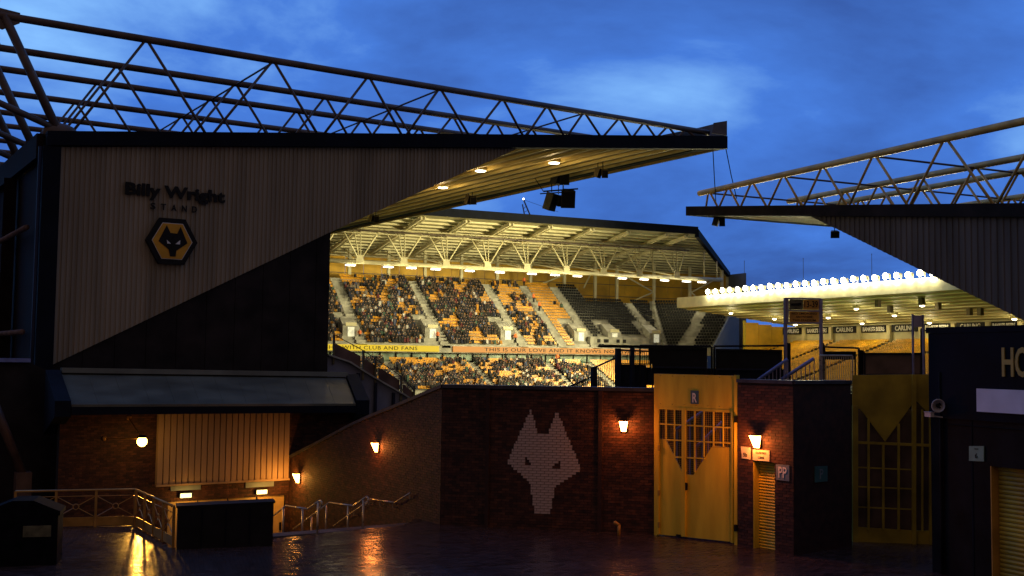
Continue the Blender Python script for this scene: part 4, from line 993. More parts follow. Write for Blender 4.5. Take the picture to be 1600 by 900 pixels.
# handrails
def handrail(off, pts, posts, label, loops):
    P3 = [W2(x, y, off) for x, y in pts]
    o = thing('handrail', label, 'handrail', P3[0]*0.0+Vector((P3[len(P3)//2].x, P3[len(P3)//2].y, LOWZ)), 0, 'handrails of the stairs')
    MB().path(P3, 0.026, 8).build('rail', 'rail_galv', o, smooth=True)
    if loops:
        q = [W2(x, y, off) for x, y in loops]; MB().path(q, 0.026, 8).build('end_loop', 'rail_galv', o, smooth=True)
    for x, y in posts:
        t_ = W2(x, y, off); MB().tube(t_, Vector((t_.x, t_.y, max(LOWZ, t_.z-1.25))), 0.03, 8).build('post', 'rail_galv', o, smooth=True)
handrail(3.3, [(427, 806), (447, 790), (480, 795.5), (500, 782)], [(443, 794), (473, 795), (497, 785)], 'galvanised handrail at the foot of the stairs, nearest the lit doorway', [(500, 782), (503, 785), (502, 791), (498, 795)])
handrail(1.7, [(458, 827), (515, 785), (552, 790.5), (573, 776)], [(487, 807), (510, 790), (544, 790), (568, 781)], 'galvanised handrail in the middle of the stairs', [(573, 776), (576, 779), (575, 785), (571, 789)])
handrail(0.16, [(521, 822), (580, 779.5), (616, 785.5), (641, 770.5)], [], 'galvanised handrail fixed along the sloping brick wall', None)
hr3 = [o for o in C.objects if o.get('label') == 'galvanised handrail fixed along the sloping brick wall'][0]
for x, y in ((553, 800), (577, 783), (594, 784), (614, 787), (640, 773)):
    t_ = W2(x, y, 0.16); MB().tube(t_, t_-Z*0.12, 0.02, 6).tube(t_-Z*0.12, t_-Z*0.12-sn*0.14, 0.02, 6).build('bracket', 'rail_galv', hr3)

# ------------------------------------------------------------------ low block with sloping canopy under the gable
def BV(px, py, v=WALL_V): return BT(px, py, v)
tL = BV(92, 700)[0]; tR = BV(566, 640)[0]; zTop = BV(300, 634)[1]
eb = thing('entrance_block', 'low brick entrance block under a grey sloping metal canopy', 'building', B((tL+tR)/2, WALL_V, LOWZ))
d0, zd0 = BV(262, 787); d1, zd1 = BV(446, 772); zd = BV(400, 776)[1]
for (a, b, za, zb) in ((tL, d0, LOWZ, zTop), (d0, d1, zd, zTop), (d1, tR, LOWZ, zTop)):
    MB().prism([B(a, WALL_V, za), B(b, WALL_V, za), B(b, WALL_V, zb), B(a, WALL_V, zb)], V8*0.35).build('wall_core', 'mortar', eb)
MB().prism([B(tR-0.35, WALL_V+0.36, LOWZ), B(tR, WALL_V+0.36, LOWZ), B(tR, WALL_V+0.36, zTop), B(tR-0.35, WALL_V+0.36, zTop)], V8*4.6).build('side_wall', 'concrete_dark', eb)
pL, pR = BV(245, 700)[0], BV(451, 700)[0]; pT = BV(350, 638)[1]; pBt = BV(350, 751.5)[1]
fl = BV(222, 690)
bricks(eb, B(tL, WALL_V, 0), B(tR, WALL_V, 0), LOWZ, lambda s: zTop-0.02, [(fl[0]-tL, fl[1]), (d1-tL-0.6, BV(430, 760)[1])], 200, [(d0-tL, d1-tL, LOWZ-1, zd), (pL-tL+0.1, pR-tL-0.1, pBt+0.1, pT+3)])
# ribbed cream panel: upright boards with dark gaps
nb = 22
for i in range(nb):
    a = pL+(pR-pL)*i/nb; b = pL+(pR-pL)*(i+0.80)/nb
    MB().hexa([B(a, WALL_V-0.16, pBt), B(b, WALL_V-0.16, pBt), B(b+0.03, WALL_V-0.05, pBt), B(a-0.03, WALL_V-0.05, pBt), B(a, WALL_V-0.16, pT), B(b, WALL_V-0.16, pT), B(b+0.03, WALL_V-0.05, pT), B(a-0.03, WALL_V-0.05, pT)]).build('cladding_board', 'panel_cream', eb)
MB().prism([B(pL-0.03, WALL_V-0.05, pBt), B(pR, WALL_V-0.05, pBt), B(pR, WALL_V-0.05, pT), B(pL-0.03, WALL_V-0.05, pT)], V8*0.04).build('board_backing', 'panel_cream', eb)
MB().prism([B(pL-0.03, WALL_V-0.2, pBt-0.07), B(pR, WALL_V-0.2, pBt-0.07), B(pR, WALL_V-0.2, pBt-0.004), B(pL-0.03, WALL_V-0.2, pBt-0.004)], V8*0.19).build('sill', 'panel_cream', eb)
# canopy
cf = WALL_V-1.6; cb_ = WALL_V+2.6
c1, c2 = BV(112, 632, cf), BV(556, 630.5, cf); e1, e2 = BV(95, 583, cb_), BV(540, 589, cb_)
A_ = [B(c1[0], cf, c1[1]), B(c2[0], cf, c2[1]), B(e2[0], cb_, e2[1]), B(e1[0], cb_, e1[1])]
nsht = 12
for i in range(nsht):
    f0_, f1_ = i/nsht, (i+1)/nsht-0.0006
    q = [A_[0].lerp(A_[1], f0_), A_[0].lerp(A_[1], f1_), A_[3].lerp(A_[2], f1_), A_[3].lerp(A_[2], f0_)]
    MB().hexa([p-Z*0.08 for p in q]+q).build('canopy_sheet', 'canopy_sheet', eb)
MB().hexa([A_[0]-Z*0.34-V8*0.03, A_[1]-Z*0.34-V8*0.03, A_[1]-Z*0.34+V8*0.1, A_[0]-Z*0.34+V8*0.1, A_[0]-Z*0.085-V8*0.03, A_[1]-Z*0.085-V8*0.03, A_[1]-Z*0.085+V8*0.1, A_[0]-Z*0.085+V8*0.1]).build('canopy_gutter', 'fascia', eb)
MB().prism([A_[0]-Z*0.34+V8*0.11, A_[1]-Z*0.34+V8*0.11, B(c2[0], WALL_V+0.3, c2[1]-0.34), B(c1[0], WALL_V+0.3, c1[1]-0.34)], Z*0.05).build('canopy_soffit', 'fascia', eb)
for e_ in (0, 1):
    p, q = (A_[1], A_[2]) if e_ else (A_[0], A_[3]); s_ = U8*(0.02 if e_ else -0.02)
    MB().prism([p+s_+Z*0.12, q+s_+Z*0.12, q+s_-Z*2.2, p+s_-Z*0.4], U8*(0.55 if e_ else -0.5)).build('canopy_verge', 'fascia', eb)
MB().hexa([A_[3]-V8*0.25+Z*0.02, A_[2]-V8*0.25+Z*0.02, A_[2]+V8*0.1+Z*0.02, A_[3]+V8*0.1+Z*0.02, A_[3]-V8*0.2+Z*0.2, A_[2]-V8*0.2+Z*0.2, A_[2]+V8*0.1+Z*0.2, A_[3]+V8*0.1+Z*0.2]).build('canopy_flashing', 'canopy_sheet', eb)
# doors in the opening, signs and exit lights above them
nd_ = 4
for i in range(nd_):
    a, b = d0+(d1-d0)*i/nd_, d0+(d1-d0)*(i+1)/nd_
    o = MB().prism([B(a+0.03, WALL_V+0.06, LOWZ+0.01), B(b-0.03, WALL_V+0.06, LOWZ+0.01), B(b-0.03, WALL_V+0.06, zd-0.02), B(a+0.03, WALL_V+0.06, zd-0.02)], V8*0.06).build('door', 'door_lit', eb)
    MB().prism([B(b-0.2, WALL_V+0.02, LOWZ+0.95), B(b-0.12, WALL_V+0.02, LOWZ+0.95), B(b-0.12, WALL_V+0.02, LOWZ+1.25), B(b-0.2, WALL_V+0.02, LOWZ+1.25)], V8*0.035).build('handle', 'black', o)
for (x0, x1, y, hh) in ((266, 313, 763.5, 7), (383, 427, 758, 8)):
    a, b = BV(x0, y), BV(x1, y-(x1-x0)*0.055); zc = (a[1]+b[1])/2; h2 = hh*0.0235/2
    o = MB().prism([B(a[0], WALL_V-0.06, zc-h2), B(b[0], WALL_V-0.06, zc-h2), B(b[0], WALL_V-0.06, zc+h2), B(a[0], WALL_V-0.06, zc+h2)], V8*0.04).build('name_plate', 'plate_grey', eb)
for (x, y) in ((288.5, 773.5), (407, 768)):
    a = BV(x, y)
    o = MB().prism([B(a[0]-0.22, WALL_V-0.15, a[1]-0.09), B(a[0]+0.22, WALL_V-0.15, a[1]-0.09), B(a[0]+0.22, WALL_V-0.15, a[1]+0.09), B(a[0]-0.22, WALL_V-0.15, a[1]+0.09)], V8*0.13).build('exit_light', 'black', eb)
    MB().prism([B(a[0]-0.2, WALL_V-0.165, a[1]-0.075), B(a[0]+0.2, WALL_V-0.165, a[1]-0.075), B(a[0]+0.2, WALL_V-0.165, a[1]+0.075), B(a[0]-0.2, WALL_V-0.165, a[1]+0.075)], V8*0.012).build('exit_light_lens', 'lamp_exit', o)
    light('POINT', B(a[0], WALL_V-0.5, a[1]-0.15), 18, (1.0, 0.50, 0.09), o, shadow_soft_size=0.1)
# bright flood lamp on a bracket
flp = BT(222, 690, WALL_V-1.3); q = B(flp[0], WALL_V-1.3, flp[1]); wq = B(flp[0]-0.15, WALL_V-0.02, flp[1]+0.75)
o = thing('bracket_lamp', 'glaring sodium lamp on a wall bracket beside the ribbed cream panel', 'lamp', wq)
MB().tube(wq, q+Z*0.12, 0.03, 6).tube(B(flp[0]-0.95, WALL_V-0.02, flp[1]+0.05), q+Z*0.1, 0.025, 6).build('bracket', 'rail_paint', o)
MB().ball(wq, 0.09, 8, 6).build('fixing', 'rail_paint', o); MB().ball(B(flp[0]-0.95, WALL_V-0.04, flp[1]+0.05), 0.08, 8, 6).build('fixing', 'rail_paint', o)
MB().tube(q+Z*0.22, q+Z*0.14, 0.10, 12, 0.20).build('hood', 'black', o)
MB().ball(q, 0.17, 14, 10).build('globe', 'lamp_sodium', o, smooth=True)
light('SPOT', q-V8*0.2-Z*0.05, 480, (1.0, 0.46, 0.06), o, shadow_soft_size=0.12, spot_size=math.radians(125), spot_blend=0.6, aim=tuple(-V8*0.85-Z*0.5))

# dark lower annex at the far left with ledge and raking brace
an = thing('annex', 'dark low annex below the rear facade with a pale ledge', 'building', B(-6, -1.2, LOWZ))
ta = BT(95, 700, -1.2)[0]; zan = BT(30, 566, -1.2)[1]
MB().prism([B(-22, -1.2, LOWZ), B(ta, -1.2, LOWZ), B(ta, -1.2, zan-0.6), B(-0.7, -1.2, zan), B(-22, -1.2, zan)], V8*0.9).build('wall', 'clad_dark', an)
MB().prism([B(-22, -1.4, zan+0.002), B(-0.7, -1.4, zan+0.002), B(-0.7, -1.4, zan+0.14), B(-22, -1.4, zan+0.14)], V8*1.0).build('ledge', 'hand_blue', an)
MB().prism([B(-22, -1.35, LOWZ), B(-1.9, -1.35, LOWZ), B(-1.9, -1.35, LOWZ+4.2), B(-22, -1.35, LOWZ+4.2)], V8*0.14).build('plinth', 'clad_dark', an)
rb = thing('raking_brace', 'orange painted raking brace on a square foot beside the dark annex', 'brace', B(-2.2, -3.6, LOWZ))
b1 = BT(2, 655, -3.6); b2 = BT(36, 742, -3.6); b3 = BT(38, 790, -3.6)
MB().tube(B(b1[0]-0.6, -3.6, b1[1]+1.4), B(b2[0], -3.6, b2[1]), 0.16, 8).build('strut', 'hoarding_brown', rb, smooth=True)
MB().prism([B(b2[0]-0.25, -3.85, LOWZ), B(b2[0]+0.25, -3.85, LOWZ), B(b2[0]+0.25, -3.85, b2[1]+0.1), B(b2[0]-0.25, -3.85, b2[1]+0.1)], V8*0.5).build('foot', 'hoarding_brown', rb)

# ------------------------------------------------------------------ forecourt railing, black parapet, bin
def railing(p, q, n, name, label, ends=(True, True)):
    p, q = Vector((p.x, p.y, 0)), Vector((q.x, q.y, 0)); o = thing('railing', label, 'railing', (p+q)/2, 0, 'railings round the lower yard')
    H = 1.02; d = (q-p).normalized(); nn = Vector((d.y, -d.x, 0))
    MB().tube(p+Z*H, q+Z*H, 0.032, 8).build('top_rail', 'rail_paint', o, smooth=True)
    MB().tube(p+Z*0.86, q+Z*0.86, 0.012, 6).build('mid_rail', 'rail_paint', o, smooth=True)
    for i in range(n+1):
        if (i == 0 and not ends[0]) or (i == n and not ends[1]): continue
        c = p.lerp(q, i/n); MB().bar(c, c+Z*H, 0.065).build('post', 'rail_paint', o)
    for i in range(n):
        a, b = p.lerp(q, i/n)+d*0.04, p.lerp(q, (i+1)/n)-d*0.04; m_ = (a+b)/2+Z*0.57; rr = 0.075
        for (c, e) in ((a+Z*0.84, b+Z*0.3), (a+Z*0.3, b+Z*0.84)):
            for end in (c, e):
                dv = (end-m_).normalized(); MB().tube(m_+dv*rr, end, 0.011, 5).build('cross_bar', 'rail_paint', o)
        ring = [m_+(d*math.cos(t)+Z*math.sin(t))*rr for t in [2*math.pi*k/14 for k in range(15)]]
        MB().path(ring, 0.013, 5).build('ring', 'rail_paint', o)
        MB().box((a+b)/2+Z*0.16, b-a, nn*0.02, Z*0.24).build('kick_board', 'rail_paint', o)
r1, r2, r3 = G(22, 827), G(210, 822), G(270, 856)
railing(r1, r2-(r2-r1).normalized()*0.0, 3, 'railing', 'cross braced amber railing along the yard edge, lamp behind it')
railing(r2+(r3-r2).normalized()*0.07, r3, 4, 'railing', 'cross braced railing running from the railing corner to the black parapet')
q1, q2 = G(276, 859), G(426, 853); qd = (q2-q1).normalized(); qn = Vector((qd.y, -qd.x, 0))
bk = thing('parapet', 'solid black parapet box between the railing and the stair handrails', 'parapet', (q1+q2)/2)
MB().prism([q1, q2, q2+Z*1.07, q1+Z*1.02], -qn*0.55).build('body', 'black', bk)
MB().hexa([p for p in [q1+qn*0.03+Z*1.024-qd*0.04, q2+qn*0.03+Z*1.075+qd*0.04, q2-qn*0.58+Z*1.075+qd*0.04, q1-qn*0.58+Z*1.024-qd*0.04]]+[q1+qn*0.03+Z*1.07-qd*0.04, q2+qn*0.03+Z*1.12+qd*0.04, q2-qn*0.58+Z*1.12+qd*0.04, q1-qn*0.58+Z*1.07-qd*0.04]).build('lid', 'black', bk)
for i in range(1, 4):
    c = q1.lerp(q2, i/4); MB().box(c+qn*0.012+Z*0.52, qd*0.03, qn*0.02, Z*0.95).build('panel_strip', 'fascia', bk)
g1p, g2p = G(-30, 888), G(88, 884); gd_ = (g2p-g1p).normalized(); gn = Vector((gd_.y, -gd_.x, 0))
gb_ = thing('grit_bin', 'dark bin with ridged lid and yellow panel in front of the railing', 'bin', (g1p+g2p)/2)
MB().prism([g1p, g2p, g2p+Z*1.12, g1p+Z*1.12], -gn*0.9).build('body', 'bin', gb_)
mdl = (g1p+g2p)/2
MB().prism([g1p-gd_*0.04+Z*1.125, g2p+gd_*0.04+Z*1.125, g2p+gd_*0.04+Z*1.22, mdl+gd_*0.25+Z*1.47, mdl-gd_*0.2+Z*1.47, g1p-gd_*0.04+Z*1.22], -gn*0.95+gn*0.0).build('lid', 'bin', gb_)
a_, b_ = PV(36, 830, g1p, gd_), PV(80, 830, g1p, gd_)
MB().box((a_+b_)/2+gn*0.012, b_-a_-Z*(b_-a_).z, gn*0.02, Z*0.25).build('yellow_panel', 'sign_olive', gb_)

# ------------------------------------------------------------------ ramp rising to the left stand
rp_ = thing('ramp', 'blue grey sloping ramp wall topped with brown boards and posts', 'ramp', B(BT(580, 600, 0.8)[0], 0.8, 0))
def RB(px, py, v=0.8): t_, z_ = BT(px, py, v); return B(t_, v, z_)
wt = [(512, 556), (545, 567), (568, 582), (600, 601), (630, 618), (662, 640)]
mb = MB(); pts = [RB(x, y) for x, y in wt]; MB().prism([Vector((pts[0].x, pts[0].y, LOWZ))]+[Vector((pts[-1].x, pts[-1].y, LOWZ))]+pts[::-1], V8*0.3).build('wall', 'ramp_blue', rp_)
for (p, q) in zip(pts[:-1], pts[1:]): MB().bar(p+Z*0.04-V8*0.02, q+Z*0.04-V8*0.02, 0.36, 0.07).build('coping', 'concrete', rp_)
for (xa_, ya, xb_, yb, hh) in ((523, 536, 563, 556, 22), (569, 561, 585, 570, 22), (592, 574, 624, 594, 20), (630, 600, 646, 613, 16)):
    p, q = RB(xa_, ya), RB(xb_, yb); h_ = hh*0.0285
    MB().prism([p-Z*h_, q-Z*h_, q, p], V8*0.05).build('board', 'hoarding_brown', rp_)
for (x, y) in ((522, 522), (568, 547), (587, 556), (627, 587), (647, 603)):
    p = RB(x, y, 0.75); b = Vector((p.x, p.y, p.z-1.35)); MB().bar(b, p, 0.09).build('post', 'sign_olive', rp_)
MB().tube(RB(522, 523, 0.75), RB(568, 548, 0.75), 0.02, 5).tube(RB(568, 548, 0.75), RB(627, 588, 0.75), 0.02, 5).build('top_wire', 'black', rp_)
for px in (560, 587, 615): MB().bar(Vector((RB(px, 600, 0.72).x, RB(px, 600, 0.72).y, LOWZ)), RB(px, wt[0][1]+(px-512)*0.56, 0.72), 0.12).build('rib', 'navy', rp_)

# ------------------------------------------------------------------ tall amber gate R
gA, gB = G(1026, 837), G(1147, 851); gdir = (gB-gA).normalized(); gnn = Vector((gdir.y, -gdir.x, 0)); gA = gA+gnn*0.0
def GP(px, py, off=0.0): return PV(px, py, gA+gnn*off, gdir)
gr = thing('gate', 'tall amber double gate with mesh grille and R sign', 'gate', (gA+gB)/2)
def gpoly(pts, thick, nm, m, par, off=0.0):
    q = [GP(x, y, off) for x, y in pts]; return MB().prism(q, -gnn*thick).build(nm, m, par)
tp = gpoly([(1026, 584), (1147, 587), (1147, 641), (1026, 635)], 0.06, 'top_panel', 'amber_paint', gr, 0.05)
pl = gpoly([(1079, 610), (1091.5, 610.5), (1091.5, 631.5), (1079, 631)], 0.02, 'letter_plate', 'plate_slate', gr, 0.075)
c0 = GP(1085.3, 628.3, 0.078); text('letter', 'R', 'white_paint', pl, c0, gdir, Z, 0.245, 0.13, 0.008, 0.02)
gpoly([(1022, 584), (1026.5, 584), (1026.5, 837), (1022, 837)], 0.14, 'gate_post', 'amber_paint', gr, 0.04)
gpoly([(1147, 586), (1152, 586), (1152, 852), (1147, 851.5)], 0.14, 'gate_post', 'amber_paint', gr, 0.12)
lf = gpoly([(1027, 685), (1040, 686.5), (1067, 741), (1067, 838.5), (1027, 835)], 0.05, 'leaf_panel', 'amber_paint', gr)
rf = gpoly([(1069, 741), (1083, 742.5), (1113, 697), (1146.5, 699), (1146.5, 847), (1069, 838.8)], 0.05, 'leaf_panel', 'amber_paint', gr)
def gbar(x0, y0, x1, y1, w, nm='bar', off=0.03, m='amber_paint'):
    MB().bar(GP(x0, y0, off), GP(x1, y1, off), w).build(nm, m, gr)
gbar(1027, 637, 1146, 643, 0.07, 'rail'); gbar(1069, 637, 1069, 838, 0.1, 'meeting_stile'); gbar(1145, 642, 1145, 848, 0.08, 'stile'); gbar(1028.5, 637, 1028.5, 835, 0.06, 'stile')
for (x, y0, y1) in ((1041, 638, 687), (1054, 639, 713), (1085.5, 640, 738), (1100, 641, 714), (1115, 641.5, 697), (1130, 642, 698)): gbar(x, y0, x, y1, 0.035)
for (y, xa_, xb_) in ((662, 1027, 1146), (687, 1041, 1146), (714, 1054, 1101)): gbar(xa_, y, xb_, y+(xb_-xa_)*0.055, 0.035)
mb = MB(); grp = [(1028, 638), (1145, 644), (1145, 700), (1113, 698), (1083, 742), (1067, 742), (1040, 687), (1028, 685)]
def inside(x, y):
    c = False; j = len(grp)-1
    for i in range(len(grp)):
        (xi, yi), (xj, yj) = grp[i], grp[j]
        if (yi > y) != (yj > y) and x < (xj-xi)*(y-yi)/(yj-yi)+xi: c = not c
        j = i
    return c
x = 1029.0
while x < 1145:
    ys = [y for y in range(636, 744) if inside(x, y)]
    if ys: mb.bar(GP(x, ys[0]), GP(x, ys[-1]), 0.008)
    x += 3.0
y = 639.0
while y < 742:
    xs = [x for x in range(1027, 1147) if inside(x, y)]
    if xs: mb.bar(GP(xs[0], y), GP(xs[-1], y), 0.008)
    y += 3.0
mb.build('wire_mesh', 'grating', gr, kind='stuff')
for (x, y) in ((1149.5, 655), (1149.5, 825)): MB().box(GP(x, y, 0.16), gdir*0.07, gnn*0.07, Z*0.17).build('hinge', 'black', gr)
MB().box(GP(1060, 837, 0.03), gdir*0.12, gnn*0.05, Z*0.06).build('drop_bolt', 'black', gr)

MB().box(GP(1071, 760, 0.06), gdir*0.12, gnn*0.03, Z*0.2).build('lock_plate', 'black', gr)
for (x, y) in ((1029.5, 700), (1029.5, 770), (1029.5, 820)): MB().box(GP(x, y, 0.05), gdir*0.05, gnn*0.05, Z*0.14).build('hinge', 'grating', gr)
for i in range(7):
    for (yy0, yy1) in ((587, 590.5), (631, 636)): MB().ball(GP(1032+i*18.5, yy0+(yy1-yy0)*i/6, 0.052), 0.014, 6, 4).build('rivet', 'grating', gr)
# ------------------------------------------------------------------ turnstile block PP
tA, tB = G(1153, 853), G(1241, 869); tdir = (tB-tA).normalized(); tn_ = Vector((tdir.y, -tdir.x, 0))
def TP(px, py, off=0.0): return PV(px, py, tA+tn_*off, tdir)
tC = G(1331, 855); cdir = (tC-tB).normalized(); cn2 = Vector((cdir.y, -cdir.x, 0))
ZT_ = TP(1200, 599).z; LT = (tB-tA).length
def tsz(px, py): p = TP(px, py); return (p-tA).dot(tdir), p.z
tb = thing('turnstile_block', 'brick turnstile block with lit wedge lamp, roller door and P letter plates', 'building', (tA+tB)/2)
h0, h1 = tsz(1177, 800)[0], tsz(1211, 800)[0]; hz = tsz(1194, 722)[1]
for (a, b, za, zb) in ((0, h0, -0.2, ZT_), (h0, h1, hz, ZT_), (h1, LT, -0.2, ZT_)):
    MB().prism([tA+tdir*a+Z*za, tA+tdir*b+Z*za, tA+tdir*b+Z*zb, tA+tdir*a+Z*zb], -tn_*0.35).build('wall_core', 'mortar', tb)
MB().prism([tB+cdir*0.0-Z*0.2, tC-Z*0.2, tC+Z*ZT_, tB+Z*ZT_], -cn2*0.3-tdir*0.0).build('side_wall', 'brick_b', tb)
lsp = tsz(1186, 690)
bricks(tb, tA, tB, 0.0, lambda s: ZT_, [lsp, (lsp[0]+0.5, lsp[1]-0.2)], 300, [(h0, h1, -1, hz)])
MB().prism([tA+tn_*0.06+Z*(ZT_+.002), tB+tn_*0.06+Z*(ZT_+.002), tB+tn_*0.06+Z*(ZT_+0.09), tA+tn_*0.06+Z*(ZT_+0.09)], -tn_*0.5).build('coping', 'coping', tb)
MB().prism([tB+cn2*0.05+Z*(ZT_+.002), tC+cn2*0.05+Z*(ZT_+.002), tC+cn2*0.05+Z*(ZT_+0.09), tB+cn2*0.05+Z*(ZT_+0.09)], -cn2*0.4).build('coping', 'coping', tb)
# roller door of slats in a reveal
rev = 0.22
nsl = 30; zz0 = 0.02
dr = thing('roller_door', 'narrow amber roller door of the lit turnstile under the 5b sign', 'door', tA+tdir*((h0+h1)/2))
for i in range(nsl):
    a, b = hz*i/nsl, hz*(i+1)/nsl-0.012
    if i == 6: b -= 0.02
    MB().prism([tA+tdir*(h0+0.02)-tn_*rev+Z*a, tA+tdir*(h0+0.02)-tn_*(rev-0.018)+Z*(a+b)/2, tA+tdir*(h0+0.02)-tn_*rev+Z*b], tdir*(h1-h0-0.04)).build('slat', 'amber_paint', dr)
MB().prism([tA+tdir*(h0+0.02)-tn_*(rev+0.02), tA+tdir*(h1-0.02)-tn_*(rev+0.02), tA+tdir*(h1-0.02)-tn_*(rev+0.02)+Z*hz, tA+tdir*(h0+0.02)-tn_*(rev+0.02)+Z*hz], -tn_*0.03).build('curtain', 'hoarding_brown', dr)
MB().prism([tA+tdir*(h0+0.002), tA+tdir*(h0+0.03), tA+tdir*(h0+0.03)+Z*hz, tA+tdir*(h0+0.002)+Z*hz], -tn_*0.2).build('guide', 'amber_paint', dr)
def plate(fn, pts, nm, m, label, cat, nrm, th=0.03):
    q = [fn(x, y, 0.035) for x, y in pts]; c = sum(q, Vector())/len(q)
    o = thing(nm, label, cat, c); MB().prism(q, -nrm*th).build('panel', m, o); return o
o = plate(TP, [(1157.5, 697.5), (1172, 699.5), (1172, 718), (1159, 716)], 'sign', 'plate_cream', 'small cream sign reading 5b between the amber gate and the turnstile lamp', 'sign', tn_)
text('lettering', '5b', 'black', o, TP(1164.5, 713.5, 0.04), tdir, Z, 0.10, 0.13, 0.006, 0.01)
o = plate(TP, [(1176, 702), (1202, 704), (1202, 721), (1176, 719)], 'sign', 'plate_cream', 'cream sign with two lines of letters below the turnstile lamp', 'sign', tn_)
text('lettering', 'SOUTH WEST', 'black', o, TP(1189, 709.5, 0.04), tdir, Z, 0.055, 0.34, 0.005); text('lettering', 'CORNER', 'black', o, TP(1189, 716.5, 0.04), tdir, Z, 0.055, 0.2, 0.005)
o = plate(TP, [(1212.5, 725.5), (1233, 727), (1233, 752), (1212.5, 749.5)], 'letter_sign', 'plate_grey', 'grey plate with white letters PP beside the roller door', 'sign', tn_)
text('lettering', 'PP', 'white_paint', o, TP(1222.8, 746.5, 0.04), tdir, Z, 0.27, 0.26, 0.008, 0.015)
def CP(px, py, off=0.0): return PV(px, py, tB+cn2*off, cdir)
o = plate(CP, [(1274, 729), (1293, 728), (1293, 752), (1274, 754)], 'letter_sign', 'plate_teal', 'dark teal plate with a single letter P on the shaded wall', 'sign', cn2)
text('lettering', 'P', 'plate_grey', o, CP(1283.5, 748, 0.04), cdir, Z, 0.25, 0.14, 0.008, 0.01)
wall_lamp(TP(1186, 690)+tn_*0.05, tn_, 'lit wedge lamp above the turnstile signs', 'lamp_red', 52, ORG, 1.1)

# ------------------------------------------------------------------ second gate in shade
g2a, g2b = G(1331, 847), G(1462, 851); g2d = (g2b-g2a).normalized(); g2n = Vector((g2d.y, -g2d.x, 0))
def HP(px, py, off=0.0): return PV(px, py, g2a+g2n*off, g2d)
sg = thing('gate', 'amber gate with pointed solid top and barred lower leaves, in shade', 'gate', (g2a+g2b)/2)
def hpoly(pts, th, nm, off=0.0, m='amber_shaded'): return MB().prism([HP(x, y, off) for x, y in pts], -g2n*th).build(nm, m, sg)
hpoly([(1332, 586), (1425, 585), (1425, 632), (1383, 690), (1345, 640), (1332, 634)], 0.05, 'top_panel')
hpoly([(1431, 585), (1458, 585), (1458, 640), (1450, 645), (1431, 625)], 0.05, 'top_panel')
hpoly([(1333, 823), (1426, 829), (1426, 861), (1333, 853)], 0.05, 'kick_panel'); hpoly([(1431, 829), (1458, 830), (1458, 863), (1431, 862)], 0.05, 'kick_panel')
def hbar(x0, y0, x1, y1, w, nm, off=0.03): MB().bar(HP(x0, y0, off), HP(x1, y1, off), w).build(nm, 'amber_shaded', sg)
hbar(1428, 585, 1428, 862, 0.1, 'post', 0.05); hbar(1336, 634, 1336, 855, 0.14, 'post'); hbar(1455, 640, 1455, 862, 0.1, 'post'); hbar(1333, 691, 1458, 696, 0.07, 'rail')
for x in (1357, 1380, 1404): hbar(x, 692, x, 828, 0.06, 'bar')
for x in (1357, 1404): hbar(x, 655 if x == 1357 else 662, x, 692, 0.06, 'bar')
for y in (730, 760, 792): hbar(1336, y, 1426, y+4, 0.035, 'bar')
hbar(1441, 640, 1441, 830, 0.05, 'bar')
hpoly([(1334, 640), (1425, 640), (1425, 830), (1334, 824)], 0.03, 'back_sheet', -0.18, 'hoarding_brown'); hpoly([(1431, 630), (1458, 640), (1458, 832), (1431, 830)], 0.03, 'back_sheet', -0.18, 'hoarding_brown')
# dark masonry behind both gates
bh = thing('service_wall', 'dark masonry wall closing the passage behind the two amber gates', 'wall', (tC+gB)/2-wn_*5)
pA, pB_ = G(1000, 835)-wn_*5.5, Vector((31, 21.5, 0))
MB().prism([pA+Z*-0.2, pB_-Z*0.2, pB_+Z*3.85, pA+Z*3.85], -wn_*0.3).build('wall', 'clad_dark', bh)
# steps with rails seen through the mesh of the R gate
sr_ = thing('handrail', 'dim sloping handrails behind the mesh of the R gate', 'handrail', GP(1090, 835)-gnn*3.4)
for off in (-2.6, -3.6):
    p, q = PV(1056 if off > -3 else 1086, 672 if off > -3 else 700, gA+gnn*off, gdir), PV(1100 if off > -3 else 1128, 642 if off > -3 else 660, gA+gnn*off, gdir)
    MB().tube(p, q, 0.05, 8).build('rail', 'hand_blue', sr_, smooth=True)
    for f_ in (0.05, 0.5, 0.95): c = p.lerp(q, f_); MB().tube(Vector((c.x, c.y, 0)), c, 0.03, 6).build('post', 'hand_blue', sr_)

# ------------------------------------------------------------------ right-hand kiosk with HO lettering
hc = G(1457, 893); HX = hc.x
hb = thing('kiosk', 'black flat roofed building with gold letters, white strip and door reveal coloured orange as if lit', 'building', (HX, hc.y-5, 0))
def KP(px, py, off=0.0): p = PV(px, py, (HX-off, 0), (0, 1)); return p
zk = KP(1456, 521).z
d_n0, d_n1 = KP(1548, 800).y, KP(1548, 800).y-1.7; dz = KP(1555, 729).z
for (a, b, za, zb) in ((hc.y, d_n0, -0.1, zk), (d_n0, d_n1, dz, zk), (d_n1, 4.0, -0.1, zk)):
    MB().abox(HX, HX+0.3, b, a, za, zb).build('front_wall', 'kiosk_black', hb)
MB().abox(HX+0.3, HX+9, hc.y-0.3, hc.y, -0.1, zk).build('side_wall', 'kiosk_black', hb)
MB().abox(HX-0.06, HX+9, 3.9, hc.y+0.06, zk+0.002, zk+0.14).build('roof', 'fascia', hb)
MB().abox(HX-0.05, HX-0.002, 4.0, hc.y-0.004, KP(1500, 655).z, zk-0.002).build('sign_band', 'fascia', hb)
for yy in (hc.y-1.2, hc.y-2.9, hc.y-4.6): MB().abox(HX-0.012, HX-0.002, yy-0.02, yy+0.02, 0, KP(1500, 655).z-0.01).build('joint_strip', 'fascia', hb)
MB().tube((HX-0.05, hc.y-0.35, 0), (HX-0.05, hc.y-0.35, zk-0.9), 0.035, 8).build('downpipe', 'kiosk_black', hb, smooth=True)
